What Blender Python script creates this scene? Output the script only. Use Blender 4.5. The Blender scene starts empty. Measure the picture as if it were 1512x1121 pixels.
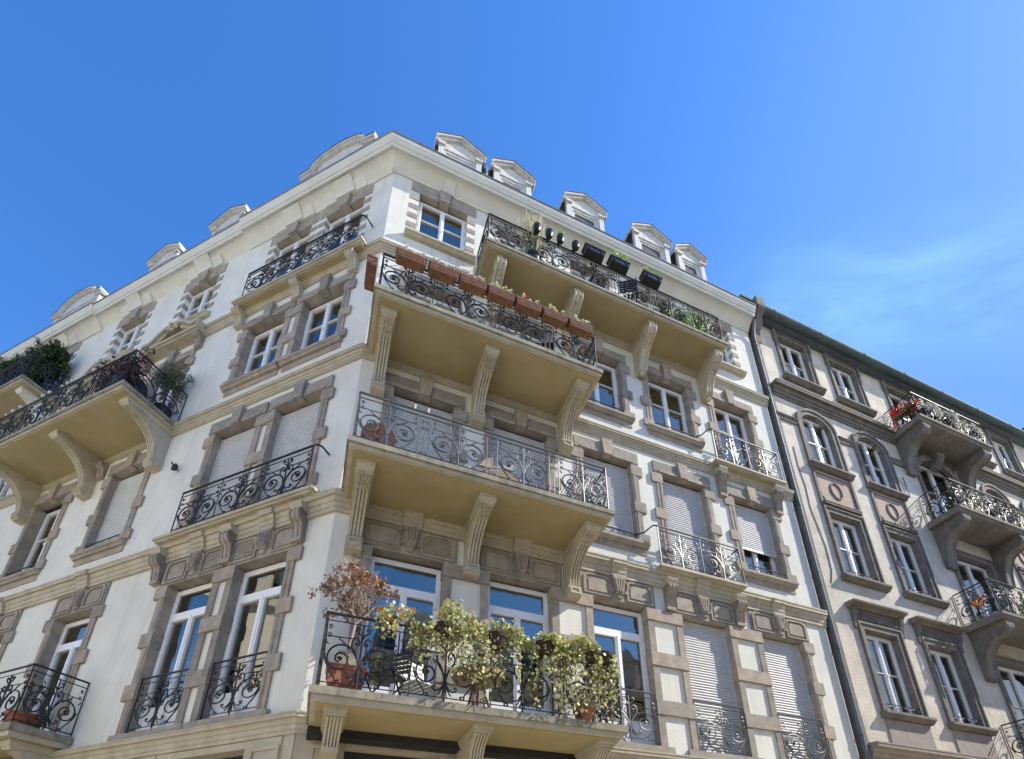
import bpy, bmesh, math, random
from mathutils import Vector, Matrix
random.seed(7)
scene = bpy.context.scene
COL = scene.collection
R_ = math.radians
sin, cos, pi = math.sin, math.cos, math.pi

# ------------------------------------------------------------------ camera solve (from the photo's vanishing points)
EYE = 1.6
CORNER = Vector((-3.05640784, 6.73931533, 0.0))
AZR, AZL = 0.381783085, 2.77546093
DR = Vector((cos(AZR), sin(AZR), 0)); NR = Vector((sin(AZR), -cos(AZR), 0))
DL = Vector((cos(AZL), sin(AZL), 0)); NL = Vector((cos(AZL + pi / 2), sin(AZL + pi / 2), 0))
MIT = math.tan((pi - (AZL - AZR)) / 2)          # mitre of the obtuse corner

def W(face, u, n, z):
    if face == 'R': return CORNER + DR * u + NR * n + Vector((0, 0, z))
    if face == 'L': return CORNER + DL * u + NL * n + Vector((0, 0, z))
    if face == 'A': return CORNER + AO + DA * u + NA * n + Vector((0, 0, z))
    return Vector((u, n, z))
NA = Vector((cos(R_(208)), sin(R_(208)), 0)); DA = Vector((cos(R_(118)), sin(R_(118)), 0)); AO = Vector((0, 0, 0))
def frame_rot(face):
    if face == 'A': return R_(118)
    if face == 'R': return AZR
    if face == 'L': return AZL + pi
    return 0.0

# ------------------------------------------------------------------ materials
MAT = {}
def nt(name):
    m = bpy.data.materials.new(name); m.use_nodes = True
    t = m.node_tree; b = t.nodes['Principled BSDF']; MAT[name] = m
    return m, t, b
def N(t, typ, **kw):
    n = t.nodes.new(typ)
    for k, v in kw.items(): setattr(n, k, v)
    return n
def ramp(t, stops):
    r = N(t, 'ShaderNodeValToRGB'); e = r.color_ramp.elements
    while len(e) < len(stops): e.new(0.5)
    for i, (p, c) in enumerate(stops): e[i].position = p; e[i].color = (*c, 1)
    return r
def mat(name, cols, scale=3.0, rough=0.8, bump=0.15, bscale=60, island=0.0, metal=0.0, spec=0.3, streak=0.0, detail=8, stretch=1.0, dist=0.01, hue=None, grime=None):
    """cols: dark and light variant of one base colour, mixed by noise; island: brightness change from block to block"""
    m, t, b = nt(name); L = t.links.new
    tc = N(t, 'ShaderNodeTexCoord'); mp = N(t, 'ShaderNodeMapping'); mp.inputs['Scale'].default_value = (1, 1, stretch)
    L(tc.outputs['Object'], mp.inputs['Vector'])
    no = N(t, 'ShaderNodeTexNoise'); no.inputs['Scale'].default_value = scale; no.inputs['Detail'].default_value = detail; no.inputs['Roughness'].default_value = 0.65
    L(mp.outputs[0], no.inputs['Vector'])
    cr = ramp(t, [(0.3, cols[0]), (0.7, cols[1])]); L(no.outputs['Fac'], cr.inputs['Fac'])
    out = cr.outputs['Color']
    if island:
        g = N(t, 'ShaderNodeNewGeometry')
        r2 = ramp(t, [(0.0, (1 - island,) * 3), (0.5, (1, 1, 1)), (1.0, hue or (1 + island * .6, 1 + island * .6, 1 + island * .6))])
        L(g.outputs['Random Per Island'], r2.inputs['Fac'])
        mx = N(t, 'ShaderNodeMix', data_type='RGBA', blend_type='MULTIPLY'); mx.inputs[0].default_value = 1
        L(out, mx.inputs[6]); L(r2.outputs['Color'], mx.inputs[7]); out = mx.outputs[2]
    if streak:
        mp2 = N(t, 'ShaderNodeMapping'); mp2.inputs['Scale'].default_value = (7, 7, 0.35); L(tc.outputs['Object'], mp2.inputs['Vector'])
        n3 = N(t, 'ShaderNodeTexNoise'); n3.inputs['Scale'].default_value = 1.4; n3.inputs['Detail'].default_value = 6
        L(mp2.outputs[0], n3.inputs['Vector'])
        r3 = ramp(t, [(0.52, (0, 0, 0)), (0.8, (1, 1, 1))]); L(n3.outputs['Fac'], r3.inputs['Fac'])
        ml = N(t, 'ShaderNodeMath', operation='MULTIPLY'); ml.inputs[1].default_value = streak; L(r3.outputs['Color'], ml.inputs[0])
        mx = N(t, 'ShaderNodeMix', data_type='RGBA'); L(ml.outputs[0], mx.inputs[0])
        L(out, mx.inputs[6]); mx.inputs[7].default_value = (*(grime or (.12, .11, .09)), 1); out = mx.outputs[2]
    L(out, b.inputs['Base Color'])
    b.inputs['Roughness'].default_value = rough; b.inputs['Metallic'].default_value = metal
    b.inputs['Specular IOR Level'].default_value = spec
    if bump:
        n2 = N(t, 'ShaderNodeTexNoise'); n2.inputs['Scale'].default_value = bscale; n2.inputs['Detail'].default_value = 5
        L(tc.outputs['Object'], n2.inputs['Vector'])
        bp = N(t, 'ShaderNodeBump'); bp.inputs['Strength'].default_value = bump; bp.inputs['Distance'].default_value = dist
        L(n2.outputs['Fac'], bp.inputs['Height']); L(bp.outputs[0], b.inputs['Normal'])
    return m
mat('plaster_white', [(.60, .59, .525), (.74, .725, .645)], 1.1, .9, .6, 38, streak=.26, dist=.012, grime=(.33, .32, .27))
mat('stone', [(.235, .21, .17), (.40, .355, .295)], 5, .85, .6, 50, island=.24, hue=(1.16, 1.07, 1.02), streak=.22, dist=.012)
mat('cream', [(.36, .32, .235), (.51, .46, .345)], 3, .75, .3, 40, streak=.34, grime=(.20, .17, .11))
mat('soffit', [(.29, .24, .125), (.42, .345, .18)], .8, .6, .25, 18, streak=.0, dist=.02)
mat('slab_edge', [(.16, .15, .115), (.36, .335, .26)], 4, .85, .5, 35, streak=.75, grime=(.085, .08, .06))
mat('cornice', [(.56, .56, .50), (.66, .66, .60)], 2, .7, .2, 30, streak=.12, grime=(.3, .28, .2))
mat('iron', [(.012, .012, .014), (.028, .028, .03)], 20, .5, .2, 80, spec=.35)
mat('iron_sunlit', [(.05, .053, .056), (.11, .115, .12)], 20, .42, .2, 80, spec=.6)  # iron again, with the sunlit brightness of the railings in its colour
mat('pvc', [(.74, .75, .76), (.80, .81, .82)], 5, .35, .05, 20, spec=.5)
mat('old_white_paint', [(.46, .455, .42), (.68, .67, .63)], 9, .6, .4, 40, streak=.45, grime=(.28, .26, .22))
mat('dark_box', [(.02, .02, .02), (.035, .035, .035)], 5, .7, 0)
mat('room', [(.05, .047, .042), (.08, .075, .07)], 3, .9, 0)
mat('curtain', [(.50, .50, .50), (.62, .62, .61)], 6, .9, .2, 20)
mat('slate', [(.05, .055, .065), (.09, .10, .115)], 12, .6, .3, 20, island=.3)
mat('zinc', [(.16, .17, .18), (.27, .28, .29)], 4, .45, .1, 20, metal=.5)
mat('copper_green', [(.06, .085, .088), (.11, .15, .148)], 5, .8, .2, 30, spec=.1)
mat('slate_blue', [(.06, .085, .105), (.11, .14, .165)], 4, .6, .3, 15, island=.2)
mat('nb_plaster', [(.45, .405, .33), (.71, .65, .545)], 1.5, .92, .8, 22, streak=.34, dist=.02, grime=(.22, .18, .14), detail=12)
mat('nb_stone', [(.115, .105, .092), (.215, .195, .17)], 4, .88, .6, 35, island=.15, streak=.25, grime=(.04, .037, .035))
mat('nb_pink', [(.34, .25, .20), (.45, .34, .275)], 5, .88, .5, 35, streak=.2)
mat('nb_light_stone', [(.25, .22, .19), (.35, .31, .27)], 4, .88, .5, 35, streak=.3)
mat('terracotta', [(.26, .095, .05), (.36, .135, .075)], 6, .7, .2, 30)
mat('brown_plastic', [(.14, .068, .036), (.25, .125, .068)], 9, .5, .15, 30, streak=.6, grime=(.34, .20, .13))
mat('black_plastic', [(.012, .012, .013), (.03, .03, .032)], 6, .35, .1, 30)
mat('soil', [(.03, .02, .012), (.06, .04, .03)], 20, 1, .5, 60)
mat('wood', [(.17, .09, .045), (.26, .14, .07)], 6, .6, .2, 30, stretch=.2)
mat('wood_dark', [(.07, .03, .015), (.12, .05, .025)], 6, .5, .2, 30, stretch=.2)
mat('bark', [(.10, .075, .05), (.19, .15, .11)], 12, .9, .5, 40)
mat('bark_pale', [(.32, .27, .21), (.48, .42, .34)], 12, .9, .5, 40)
mat('white_plastic', [(.62, .62, .6), (.75, .75, .73)], 6, .4, .05, 20)
mat('blue_cloth', [(.02, .03, .06), (.04, .06, .10)], 6, .8, .2, 30)
mat('wicker', [(.22, .16, .09), (.36, .28, .17)], 40, .8, .6, 90)
mat('grey_stone_ball', [(.40, .40, .38), (.55, .55, .53)], 9, .8, .4, 40)
mat('asphalt', [(.045, .045, .047), (.065, .065, .066)], 8, .9, .5, 80)
mat('pavement', [(.44, .385, .30), (.54, .475, .375)], 3, .9, .4, 60)
mat('shop_dark', [(.022, .03, .032), (.035, .045, .048)], 3, .3, 0)
mat('satellite', [(.45, .46, .46), (.58, .58, .58)], 6, .5, .05, 30)
def leafmat(name, c0, c1, rough=.5, trans=.25):
    m, t, b = nt(name); L = t.links.new
    g = N(t, 'ShaderNodeNewGeometry'); r = ramp(t, [(0, c0), (1, c1)]); L(g.outputs['Random Per Island'], r.inputs['Fac'])
    L(r.outputs[0], b.inputs['Base Color']); b.inputs['Roughness'].default_value = rough
    b.inputs['Specular IOR Level'].default_value = .35
    tr = N(t, 'ShaderNodeBsdfTranslucent'); L(r.outputs[0], tr.inputs['Color'])
    mx = N(t, 'ShaderNodeMixShader'); mx.inputs[0].default_value = trans
    o = [n for n in t.nodes if n.type == 'OUTPUT_MATERIAL'][0]
    L(b.outputs[0], mx.inputs[1]); L(tr.outputs[0], mx.inputs[2]); L(mx.outputs[0], o.inputs['Surface'])
leafmat('leaf_ivy', (.20, .26, .05), (.80, .76, .42))
leafmat('leaf_orange', (.45, .12, .03), (.62, .30, .08))
leafmat('leaf_dry', (.19, .11, .07), (.42, .27, .18), .8, .1)
leafmat('leaf_copper', (.42, .16, .07), (.58, .28, .14), .7, .2)
leafmat('leaf_dark', (.015, .035, .012), (.06, .115, .035), .5, .1)
leafmat('leaf_olive', (.13, .16, .09), (.28, .31, .20))
leafmat('leaf_green', (.07, .14, .03), (.22, .34, .09))
leafmat('leaf_bright', (.20, .36, .06), (.40, .55, .12))
leafmat('leaf_straw', (.42, .42, .26), (.70, .68, .48), .7)
leafmat('leaf_maroon', (.035, .014, .016), (.11, .04, .035))
leafmat('leaf_grey', (.30, .33, .29), (.62, .64, .58), .6)
leafmat('petal_red', (.50, .02, .02), (.75, .06, .05))
leafmat('petal_pink', (.55, .12, .14), (.80, .30, .30))
leafmat('petal_white', (.70, .68, .60), (.85, .83, .75))
leafmat('petal_yellow', (.60, .50, .15), (.80, .72, .35))
leafmat('petal_orange', (.65, .22, .03), (.85, .40, .08))
leafmat('petal_violet', (.20, .14, .45), (.36, .26, .62))
# glass: clear pane, reflection grows with viewing angle
m, t, b = nt('glass'); L = t.links.new
lw = N(t, 'ShaderNodeFresnel'); lw.inputs['IOR'].default_value = 1.9
ml = N(t, 'ShaderNodeMath', operation='MULTIPLY_ADD'); ml.inputs[1].default_value = .85; ml.inputs[2].default_value = .09; ml.use_clamp = True
L(lw.outputs[0], ml.inputs[0])
tcn = N(t, 'ShaderNodeTexCoord'); nn = N(t, 'ShaderNodeTexNoise'); nn.inputs['Scale'].default_value = 1.6; L(tcn.outputs['Object'], nn.inputs['Vector'])
bp = N(t, 'ShaderNodeBump'); bp.inputs['Strength'].default_value = .12; bp.inputs['Distance'].default_value = .03; L(nn.outputs['Fac'], bp.inputs['Height'])
gl = N(t, 'ShaderNodeBsdfGlossy'); gl.inputs['Roughness'].default_value = .01; gl.inputs['Color'].default_value = (1, .95, .85, 1); L(bp.outputs[0], gl.inputs['Normal'])
tr = N(t, 'ShaderNodeBsdfTransparent'); tr.inputs['Color'].default_value = (.62, .68, .68, 1)
mx = N(t, 'ShaderNodeMixShader'); L(ml.outputs[0], mx.inputs[0]); L(tr.outputs[0], mx.inputs[1]); L(gl.outputs[0], mx.inputs[2])
L(mx.outputs[0], [n for n in t.nodes if n.type == 'OUTPUT_MATERIAL'][0].inputs['Surface'])
mat('facade_white', [(.70, .68, .62), (.78, .76, .70)], 2, .85, .2, 30)
mat('shutter', [(.47, .475, .475), (.58, .585, .58)], 5, .5, .05, 20)
mat('shutter_cream', [(.52, .53, .50), (.62, .63, .60)], 5, .5, .05, 20)

# ------------------------------------------------------------------ objects
def empty(name, loc, rot=0.0):
    o = bpy.data.objects.new(name, None); COL.objects.link(o); o.location = loc; o.rotation_euler = (0, 0, rot); o.empty_display_size = .2
    return o
def tag(o, label=None, cat=None, group=None, kind=None):
    if label: o['label'] = label
    if cat: o['category'] = cat
    if group: o['group'] = group
    if kind: o['kind'] = kind
    return o
def root_of(o):
    while o.parent: o = o.parent
    return o
class MB:
    def __init__(s, face='R', origin=(0, 0, 0)):
        s.v = []; s.f = []; s.face = face; s.o = origin
    def P(s, u, n, z):
        s.v.append(W(s.face, u + s.o[0], n + s.o[1], z + s.o[2])); return len(s.v) - 1
    def quad(s, a, b, c, d):
        s.f.append([s.P(*a), s.P(*b), s.P(*c), s.P(*d)])
    def box(s, u0, u1, n0, n1, z0, z1):
        i = [s.P(u, n, z) for z in (z0, z1) for n in (n0, n1) for u in (u0, u1)]
        for q in ((0, 1, 3, 2), (4, 6, 7, 5), (0, 4, 5, 1), (2, 3, 7, 6), (0, 2, 6, 4), (1, 5, 7, 3)): s.f.append([i[k] for k in q])
        return s
    def _ext(s, A, B):
        k = len(A)
        s.f.append(A[::-1]); s.f.append(list(B))
        for j in range(k): s.f.append([A[j], A[(j + 1) % k], B[(j + 1) % k], B[j]])
    def prism_uz(s, poly, n0, n1):
        s._ext([s.P(u, n0, z) for u, z in poly], [s.P(u, n1, z) for u, z in poly]); return s
    def taper_uz(s, poly, n0, poly2, n1):
        s._ext([s.P(u, n0, z) for u, z in poly], [s.P(u, n1, z) for u, z in poly2]); return s
    def prism_nz(s, poly, u0, u1, mit=0):
        A = [s.P(u0 - (max(n, -9) * MIT if mit else 0), n, z) for n, z in poly]
        B = [s.P(u1, n, z) for n, z in poly]; s._ext(A, B); return s
    def ring_uz(s, poly, inner, n0, n1):          # closed band between two outlines with equal counts
        k = len(poly)
        a = [s.P(u, n1, z) for u, z in poly]; b = [s.P(u, n1, z) for u, z in inner]
        c = [s.P(u, n0, z) for u, z in poly]; d = [s.P(u, n0, z) for u, z in inner]
        for j in range(k):
            h = (j + 1) % k
            s.f += [[a[j], a[h], b[h], b[j]], [c[j], d[j], d[h], c[h]], [a[j], c[j], c[h], a[h]], [b[j], b[h], d[h], d[j]]]
        return s
    def tube(s, pts, r, k=5, closed=False, r1=None, flat=1.0):
        pts = [Vector(p) for p in pts]; n = len(pts); rings = []
        up = None
        for i, p in enumerate(pts):
            if closed: tdir = pts[(i + 1) % n] - pts[i - 1]
            else: tdir = pts[min(i + 1, n - 1)] - pts[max(i - 1, 0)]
            if tdir.length < 1e-9: tdir = Vector((0, 0, 1))
            tdir.normalize()
            if up is None:
                up = Vector((0, 1, 0)) if abs(tdir.y) < .9 else Vector((1, 0, 0))
            a = up - tdir * up.dot(tdir)
            if a.length < 1e-6: a = Vector((1, 0, 0)) - tdir * tdir.x
            a.normalize(); up = a; b2 = tdir.cross(a)
            rr = r if r1 is None else r + (r1 - r) * i / (n - 1)
            rings.append([s.P(*(p + (a * cos(2 * pi * j / k + .4) * flat + b2 * sin(2 * pi * j / k + .4)) * rr)) for j in range(k)])
        m = n if closed else n - 1
        for i in range(m):
            A, B = rings[i], rings[(i + 1) % n]
            for j in range(k): s.f.append([A[j], A[(j + 1) % k], B[(j + 1) % k], B[j]])
        if not closed: s.f.append(rings[0][::-1]); s.f.append(list(rings[-1]))
        return s
    def lathe(s, u, n, prof, k=16, squash=1.0):
        rings = [[s.P(u + r * cos(2 * pi * j / k), n + r * sin(2 * pi * j / k) * squash, z) for j in range(k)] for r, z in prof]
        for a, b in zip(rings, rings[1:]):
            for j in range(k): s.f.append([a[j], a[(j + 1) % k], b[(j + 1) % k], b[j]])
        s.f.append(rings[0][::-1]); s.f.append(list(rings[-1])); return s
    def ball(s, u, n, z, r, k=8, sz=1.0):
        return s.lathe(u, n, [(r * sin(pi * i / 6) + 1e-4, z - r * sz * cos(pi * i / 6)) for i in range(7)], k)
    def leaf(s, p, size, nrm=None, asp=.55, shape=4):
        d = nrm or Vector((random.gauss(0, 1), random.gauss(0, 1), random.gauss(0, 1)))
        if d.length < 1e-6: d = Vector((0, 0, 1))
        d = d.normalized(); a = d.orthogonal().normalized(); a = Matrix.Rotation(random.uniform(0, 2 * pi), 3, d) @ a; b = d.cross(a)
        p = Vector(p); bend = d * size * random.uniform(-.18, .18)
        w = size * asp
        if shape == 4: q = [p - a * size * .5, p + b * w * .5 + bend, p + a * size * .5, p - b * w * .5 + bend]
        else: q = [p - a * size * .5, p - a * size * .1 + b * w * .5 + bend, p + a * size * .25 + b * w * .35 + bend, p + a * size * .5, p + a * size * .25 - b * w * .35 + bend, p - a * size * .1 - b * w * .5 + bend]
        s.f.append([s.P(*x) for x in q])
    def build(s, name, material, parent=None, smooth=True, fix=True):
        if not s.f: return None
        me = bpy.data.meshes.new(name)
        if parent:
            rt = root_of(parent); M = (Matrix.Translation(rt.location) @ Matrix.Rotation(rt.rotation_euler.z, 4, 'Z')).inverted()
        else:
            o0 = W(s.face, *s.o) if s.o != (0, 0, 0) else sum(s.v, Vector()) / len(s.v)
            if s.o == (0, 0, 0): o0.z = min(p.z for p in s.v)
            M = Matrix.Translation(-o0)
        me.from_pydata([M @ p for p in s.v], [], s.f)
        if fix:
            bm = bmesh.new(); bm.from_mesh(me); bmesh.ops.recalc_face_normals(bm, faces=bm.faces); bm.to_mesh(me); bm.free()
        me.materials.append(MAT[material])
        if smooth:
            me.polygons.foreach_set('use_smooth', [True] * len(me.polygons)); me.set_sharp_from_angle(angle=R_(38))
        me.update()
        o = bpy.data.objects.new(name, me); COL.objects.link(o)
        if parent: o.parent = parent
        else: o.location = o0
        return o
def thing(name, label, cat, face, u, n, z, group=None):
    return tag(empty(name, W(face, u, n, z), frame_rot(face)), label, cat, group)

# ------------------------------------------------------------------ ornamental ironwork
def arc(cx, cz, r, a0, a1, k=10):
    return [(cx + r * cos(R_(a0 + (a1 - a0) * i / k)), cz + r * sin(R_(a0 + (a1 - a0) * i / k))) for i in range(k + 1)]
def spiral(cx, cz, r0, r1, a0, a1, k=26):
    out = []
    for i in range(k + 1):
        f = i / k; r = r0 + (r1 - r0) * f ** .85; a = R_(a0 + (a1 - a0) * f); out.append((cx + r * cos(a), cz + r * sin(a)))
    return out
def bez(a, b, c, d, k=8):
    out = []
    for i in range(k + 1):
        t = i / k; s = 1 - t
        out.append(tuple(s ** 3 * a[j] + 3 * s * s * t * b[j] + 3 * s * t * t * c[j] + t ** 3 * d[j] for j in (0, 1)))
    return out
RT = 1.32
def rail_module(w, h):
    """curves of one ornamental panel, in x (-w/2..w/2) and z (0..h); list of (points, radius)"""
    kx = w / 1.02; kz = h / .95; C = []
    def add(pts, r=.0085, both=True):
        for sx in ((1, -1) if both else (1,)): C.append(([(sx * x * kx, z * kz) for x, z in pts], r * RT))
    add([(0, .02), (0, .90)], .010, False)
    add(bez((.012, .30), (.03, .40), (.05, .50), (.115, .555)) + spiral(.268, .395, .215, .035, 132, -450, 34)[1:], .0095)
    add(spiral(.265, .40, .022, .004, 0, 300, 6), .016)
    add(bez((.468, .44), (.46, .30), (.36, .22), (.30, .13)) + spiral(.262, .095, .038, .012, 30, -330, 10), .0085)
    add(bez((.01, .32), (.02, .48), (.16, .50), (.13, .66)) + bez((.13, .66), (.11, .76), (.02, .72), (.035, .63), 6)[1:] + spiral(.062, .635, .03, .01, 180, 480, 6), .009)
    add(bez((.01, .72), (.03, .80), (.09, .78), (.10, .84), 5) + spiral(.068, .845, .032, .01, 0, 300, 8), .008)
    zz = [(.155, .545)]
    for i in range(8): zz.append((.17 + i * .020, .56 + i * .0165 + (.013 if i % 2 else -.011)))
    zz.append((.335, .69)); add([(.10, .70), (.335, .69), (.485, .69)], .006)
    add(zz, .007)
    add(bez((.012, .28), (.03, .2), (.05, .16), (.10, .10), 5), .008)
    add(bez((.012, .28), (.05, .18), (.12, .12), (.17, .18), 6) + spiral(.16, .205, .028, .01, -60, 240, 7), .008)
    add(bez((.01, .28), (.012, .2), (.03, .12), (.035, .06), 4), .007)
    add(spiral(.445, .70, .035, .01, 60, 420, 9), .007); add(spiral(.445, .83, .032, .01, -60, -420, 9), .007)
    add([(.48, .64), (.47, .60), (.44, .58)], .007)
    return C
def hook(w, h):
    return [([(-w / 2, 0), (-w / 2, h)], .010), ([(w / 2, 0), (w / 2, h)], .010), ([(0, .02), (0, h * .62)], .008),
            (arc(0, h * .62, w * .36, 0, 180, 8), .008), (spiral(-w * .2, h * .70, w * .2, .01, 0, 400, 9), .007), (spiral(w * .2, h * .70, w * .2, .01, 180, -220, 9), .007),
            (spiral(-w * .2, h * .10, w * .2, .01, 0, 400, 9), .007), (spiral(w * .2, h * .10, w * .2, .01, 180, -220, 9), .007),
            (spiral(-w * .2, h * .86, w * .2, .01, 0, 400, 9), .007), (spiral(w * .2, h * .86, w * .2, .01, 180, -220, 9), .007)]
def rail_run(mb, A, B, z, h, k=5, density=1.0, mod=1.02, gaps=()):
    """A,B: (u,n) ends of a straight run of railing standing on z"""
    A = Vector((*A, 0)); B = Vector((*B, 0)); Lg = (B - A).length; d = (B - A) / Lg
    P3 = lambda s, zz: (A.x + d.x * s, A.y + d.y * s, z + zz)
    mb.tube([P3(0, h), P3(Lg, h)], .019, 6); mb.tube([P3(0, h - .10), P3(Lg, h - .10)], .009, 4); mb.tube([P3(0, .065), P3(Lg, .065)], .010, 4)
    for s in (0, Lg): mb.tube([P3(s, -.02), P3(s, h)], .013, 4)
    gw = .17; ng = len(gaps)
    nm = max(1, round((Lg - ng * gw) / mod)); mw = (Lg - ng * gw) / nm; s = 0
    for i in range(nm):
        for pts, r in rail_module(mw, h - .06):
            mb.tube([P3(s + mw / 2 + x, zz) for x, zz in pts], r * density, k)
        mb.box(0, 0, 0, 0, 0, 0) if False else None
        c = P3(s + mw / 2, .30 * h / 1.0); mb.tube([P3(s + mw / 2 - .035, .285 * h), P3(s + mw / 2 + .035, .285 * h)], .014, 4)
        s += mw
        if i in gaps:
            for pts, r in hook(gw, h - .10): mb.tube([P3(s + gw / 2 + x, zz) for x, zz in pts], r, k)
            s += gw
        elif i < nm - 1: mb.tube([P3(s, 0), P3(s, h)], .009, 4)

# ------------------------------------------------------------------ plants
def rnd_in(r=1.0):
    while True:
        v = Vector((random.uniform(-1, 1), random.uniform(-1, 1), random.uniform(-1, 1)))
        if v.length <= 1: return v * r
def foliage(mb, c, rad, n, size, clumps=0, shape=4, asp=.55, jitter=.35):
    c = Vector(c); cl = [Vector(c)]
    if clumps:
        cl = []
        for _ in range(clumps):
            v = rnd_in(); cl.append(c + Vector((v.x * rad[0], v.y * rad[1], v.z * rad[2])))
    for _ in range(n):
        if clumps:
            q = random.choice(cl); v = rnd_in(); p = q + Vector((v.x * rad[0], v.y * rad[1], v.z * rad[2])) * jitter
        else:
            v = rnd_in(); p = c + Vector((v.x * rad[0], v.y * rad[1], v.z * rad[2]))
        mb.leaf(p, size * random.uniform(.6, 1.35), asp=asp, shape=shape)
def pot(mb, u, n, z, r, h, rim=True):
    mb.lathe(u, n, [(r * .72, z), (r * .95, z + h * .78)] + ([(r * 1.06, z + h * .80), (r * 1.06, z + h)] if rim else [(r, z + h)]) + [(r * .9, z + h), (r * .88, z + h - .02)], 20)

# ================================================================== CORNER BUILDING
RC = [1.2, 3.13, 5.09, 7.03, 9.0]; RW = 1.16; R_END = 10.42
LC = [1.335, 2.90, 5.94, 8.60, 11.77, 14.3]; LW = 1.12; L_END = 17.0
TOPZ = {2: 7.03, 3: 10.68, 4: 13.95, 5: 17.27}
bld = tag(empty('corner_apartment_building', CORNER, 0), 'white corner apartment building with brown stone window surrounds and long wrought iron balconies', 'building')

def joinery(face, c, w, z0, z1, d, parent_kw, doors=False, bar=True, transom=None, back=True, curtain=0, skip_glass=False, mat_='pvc', bars=None, pos=None):
    """window joinery: frame mesh is the part, panes / curtain / room are sub-parts"""
    b = MB(face); fr = .045; u0, u1 = c - w / 2, c + w / 2; nf = -d; nb = -d - .06
    b.box(u0, u0 + fr, nb, nf, z0, z1); b.box(u1 - fr, u1, nb, nf, z0, z1)
    b.box(u0 + fr, u1 - fr, nb, nf, z1 - fr, z1); b.box(u0 + fr, u1 - fr, nb, nf, z0, z0 + fr)
    zt = z1 - fr; panes = []
    if transom:
        b.box(u0 + fr, u1 - fr, nb, nf + .012, transom - .05, transom + .05)
        b.box(u0 + fr, u1 - fr, nb, nf - .012, z1 - fr - .035, z1 - fr); b.box(u0 + fr, u0 + fr + .035, nb, nf - .012, transom + .05, z1 - fr - .035)
        b.box(u1 - fr - .035, u1 - fr, nb, nf - .012, transom + .05, z1 - fr - .035)
        panes.append((u0 + fr + .03, u1 - fr - .03, transom + .05, z1 - fr - .03)); zt = transom - .05
    cs = .050
    for a, e in ((u0 + fr + .004, c - .003), (c + .003, u1 - fr - .004)):
        b.box(a, a + cs, nb + .01, nf + .014, z0 + fr, zt); b.box(e - cs, e, nb + .01, nf + .014, z0 + fr, zt)
        b.box(a + cs, e - cs, nb + .01, nf + .014, zt - cs, zt)
        bot = z0 + fr + (.42 if doors else cs)
        b.box(a + cs, e - cs, nb + .02, nf + (.005 if doors else .014), z0 + fr, bot)
        if bars: zb = [bot + (zt - cs - bot) * f for f in bars]
        else: zb = [bot + (zt - cs - bot) * .60] if bar else []
        for q in zb: b.box(a + cs, e - cs, nf - .03, nf + .004, q - .008, q + .008)
        panes.append((a + cs - .005, e - cs + .005, bot - .005, zt - cs + .005))
    b.box(c - .018, c + .018, nf + .014, nf + .026, z0 + fr + .02, zt - .02)
    b.box(c - .008, c + .030, nf + .026, nf + .05, (z0 + zt) / 2 - .03 - (.2 if doors else 0), (z0 + zt) / 2 + .03 - (.2 if doors else 0))
    win = b.build('window', mat_, parent_kw)
    for a, e, q0, q1 in panes:
        MB(face).box(a, e, nf - .038, nf - .030, q0, q1).build('pane', 'glass', win)
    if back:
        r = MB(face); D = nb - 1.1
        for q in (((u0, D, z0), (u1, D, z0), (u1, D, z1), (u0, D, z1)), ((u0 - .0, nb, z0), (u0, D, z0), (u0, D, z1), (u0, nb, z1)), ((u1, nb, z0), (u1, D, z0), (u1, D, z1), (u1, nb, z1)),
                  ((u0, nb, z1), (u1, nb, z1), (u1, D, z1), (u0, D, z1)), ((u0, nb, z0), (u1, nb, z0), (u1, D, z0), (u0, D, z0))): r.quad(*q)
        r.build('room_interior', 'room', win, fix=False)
    if curtain:
        cm = MB(face)
        spans = {1: [(u0 + .07, u0 + .07 + w * .27), (u1 - .07 - w * .27, u1 - .07)], 2: [(u0 + .06, u1 - .06)], 3: [(u0 + .06, u0 + w * .48)]}[curtain]
        for a, e in spans:
            k = max(6, int((e - a) / .025)); pts = [(a + (e - a) * i / k, nb - .05 + .022 * sin(i * 1.5) + .01 * sin(i * .7)) for i in range(k + 1)]
            zb = z0 + .05 if curtain != 2 else z0 + (z1 - z0) * .52
            for p, q in zip(pts, pts[1:]): cm.quad((p[0], p[1], zb), (q[0], q[1], zb), (q[0], q[1], z1 - .06), (p[0], p[1], z1 - .06))
        cm.build('curtain', 'curtain', win)
    return win

def shutter(face, win, c, w, z0, z1, n, m='shutter'):
    b = MB(face); z = z1; u0, u1 = c - w / 2 + .03, c + w / 2 - .03
    while z - .056 > z0:
        b.prism_nz([(n - .012, z), (n - .006, z - .002), (n + .006, z - .014), (n + .010, z - .030), (n + .004, z - .046), (n - .010, z - .049), (n - .014, z - .054)], u0, u1); z -= .056
    b.box(u0, u1, n - .014, n + .008, z0, z0 + .05)
    b.box(u0 - .03, u0, n - .03, n + .015, z0, z1); b.box(u1, u1 + .03, n - .03, n + .015, z0, z1)
    b.build('roller_shutter', m, win)

def toothed_jamb(b, u, side, z0, z1, blocks, jw=.155, bw=.27, n=.035, depth=.2):
    """side=+1: jamb extends to larger u. plain strip with wider blocks standing proud"""
    def seg(wd, nn, a, e, inn=0.0):
        p, q = (u - inn, u + wd) if side > 0 else (u - wd, u + inn)
        b.box(p, q, -depth, nn, a, e)
    z = z0
    for a, e in sorted(blocks):
        if a > z: seg(jw, n, z, a)
        seg(bw, n + .014, a, e, .012); z = e
    if z < z1: seg(jw, n, z, z1)
    p, q = (u + .035, u + .075) if side > 0 else (u - .075, u - .035)
    b.box(p, q, n - .01, n + .010, z0 + .02, z1 - .02)

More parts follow.
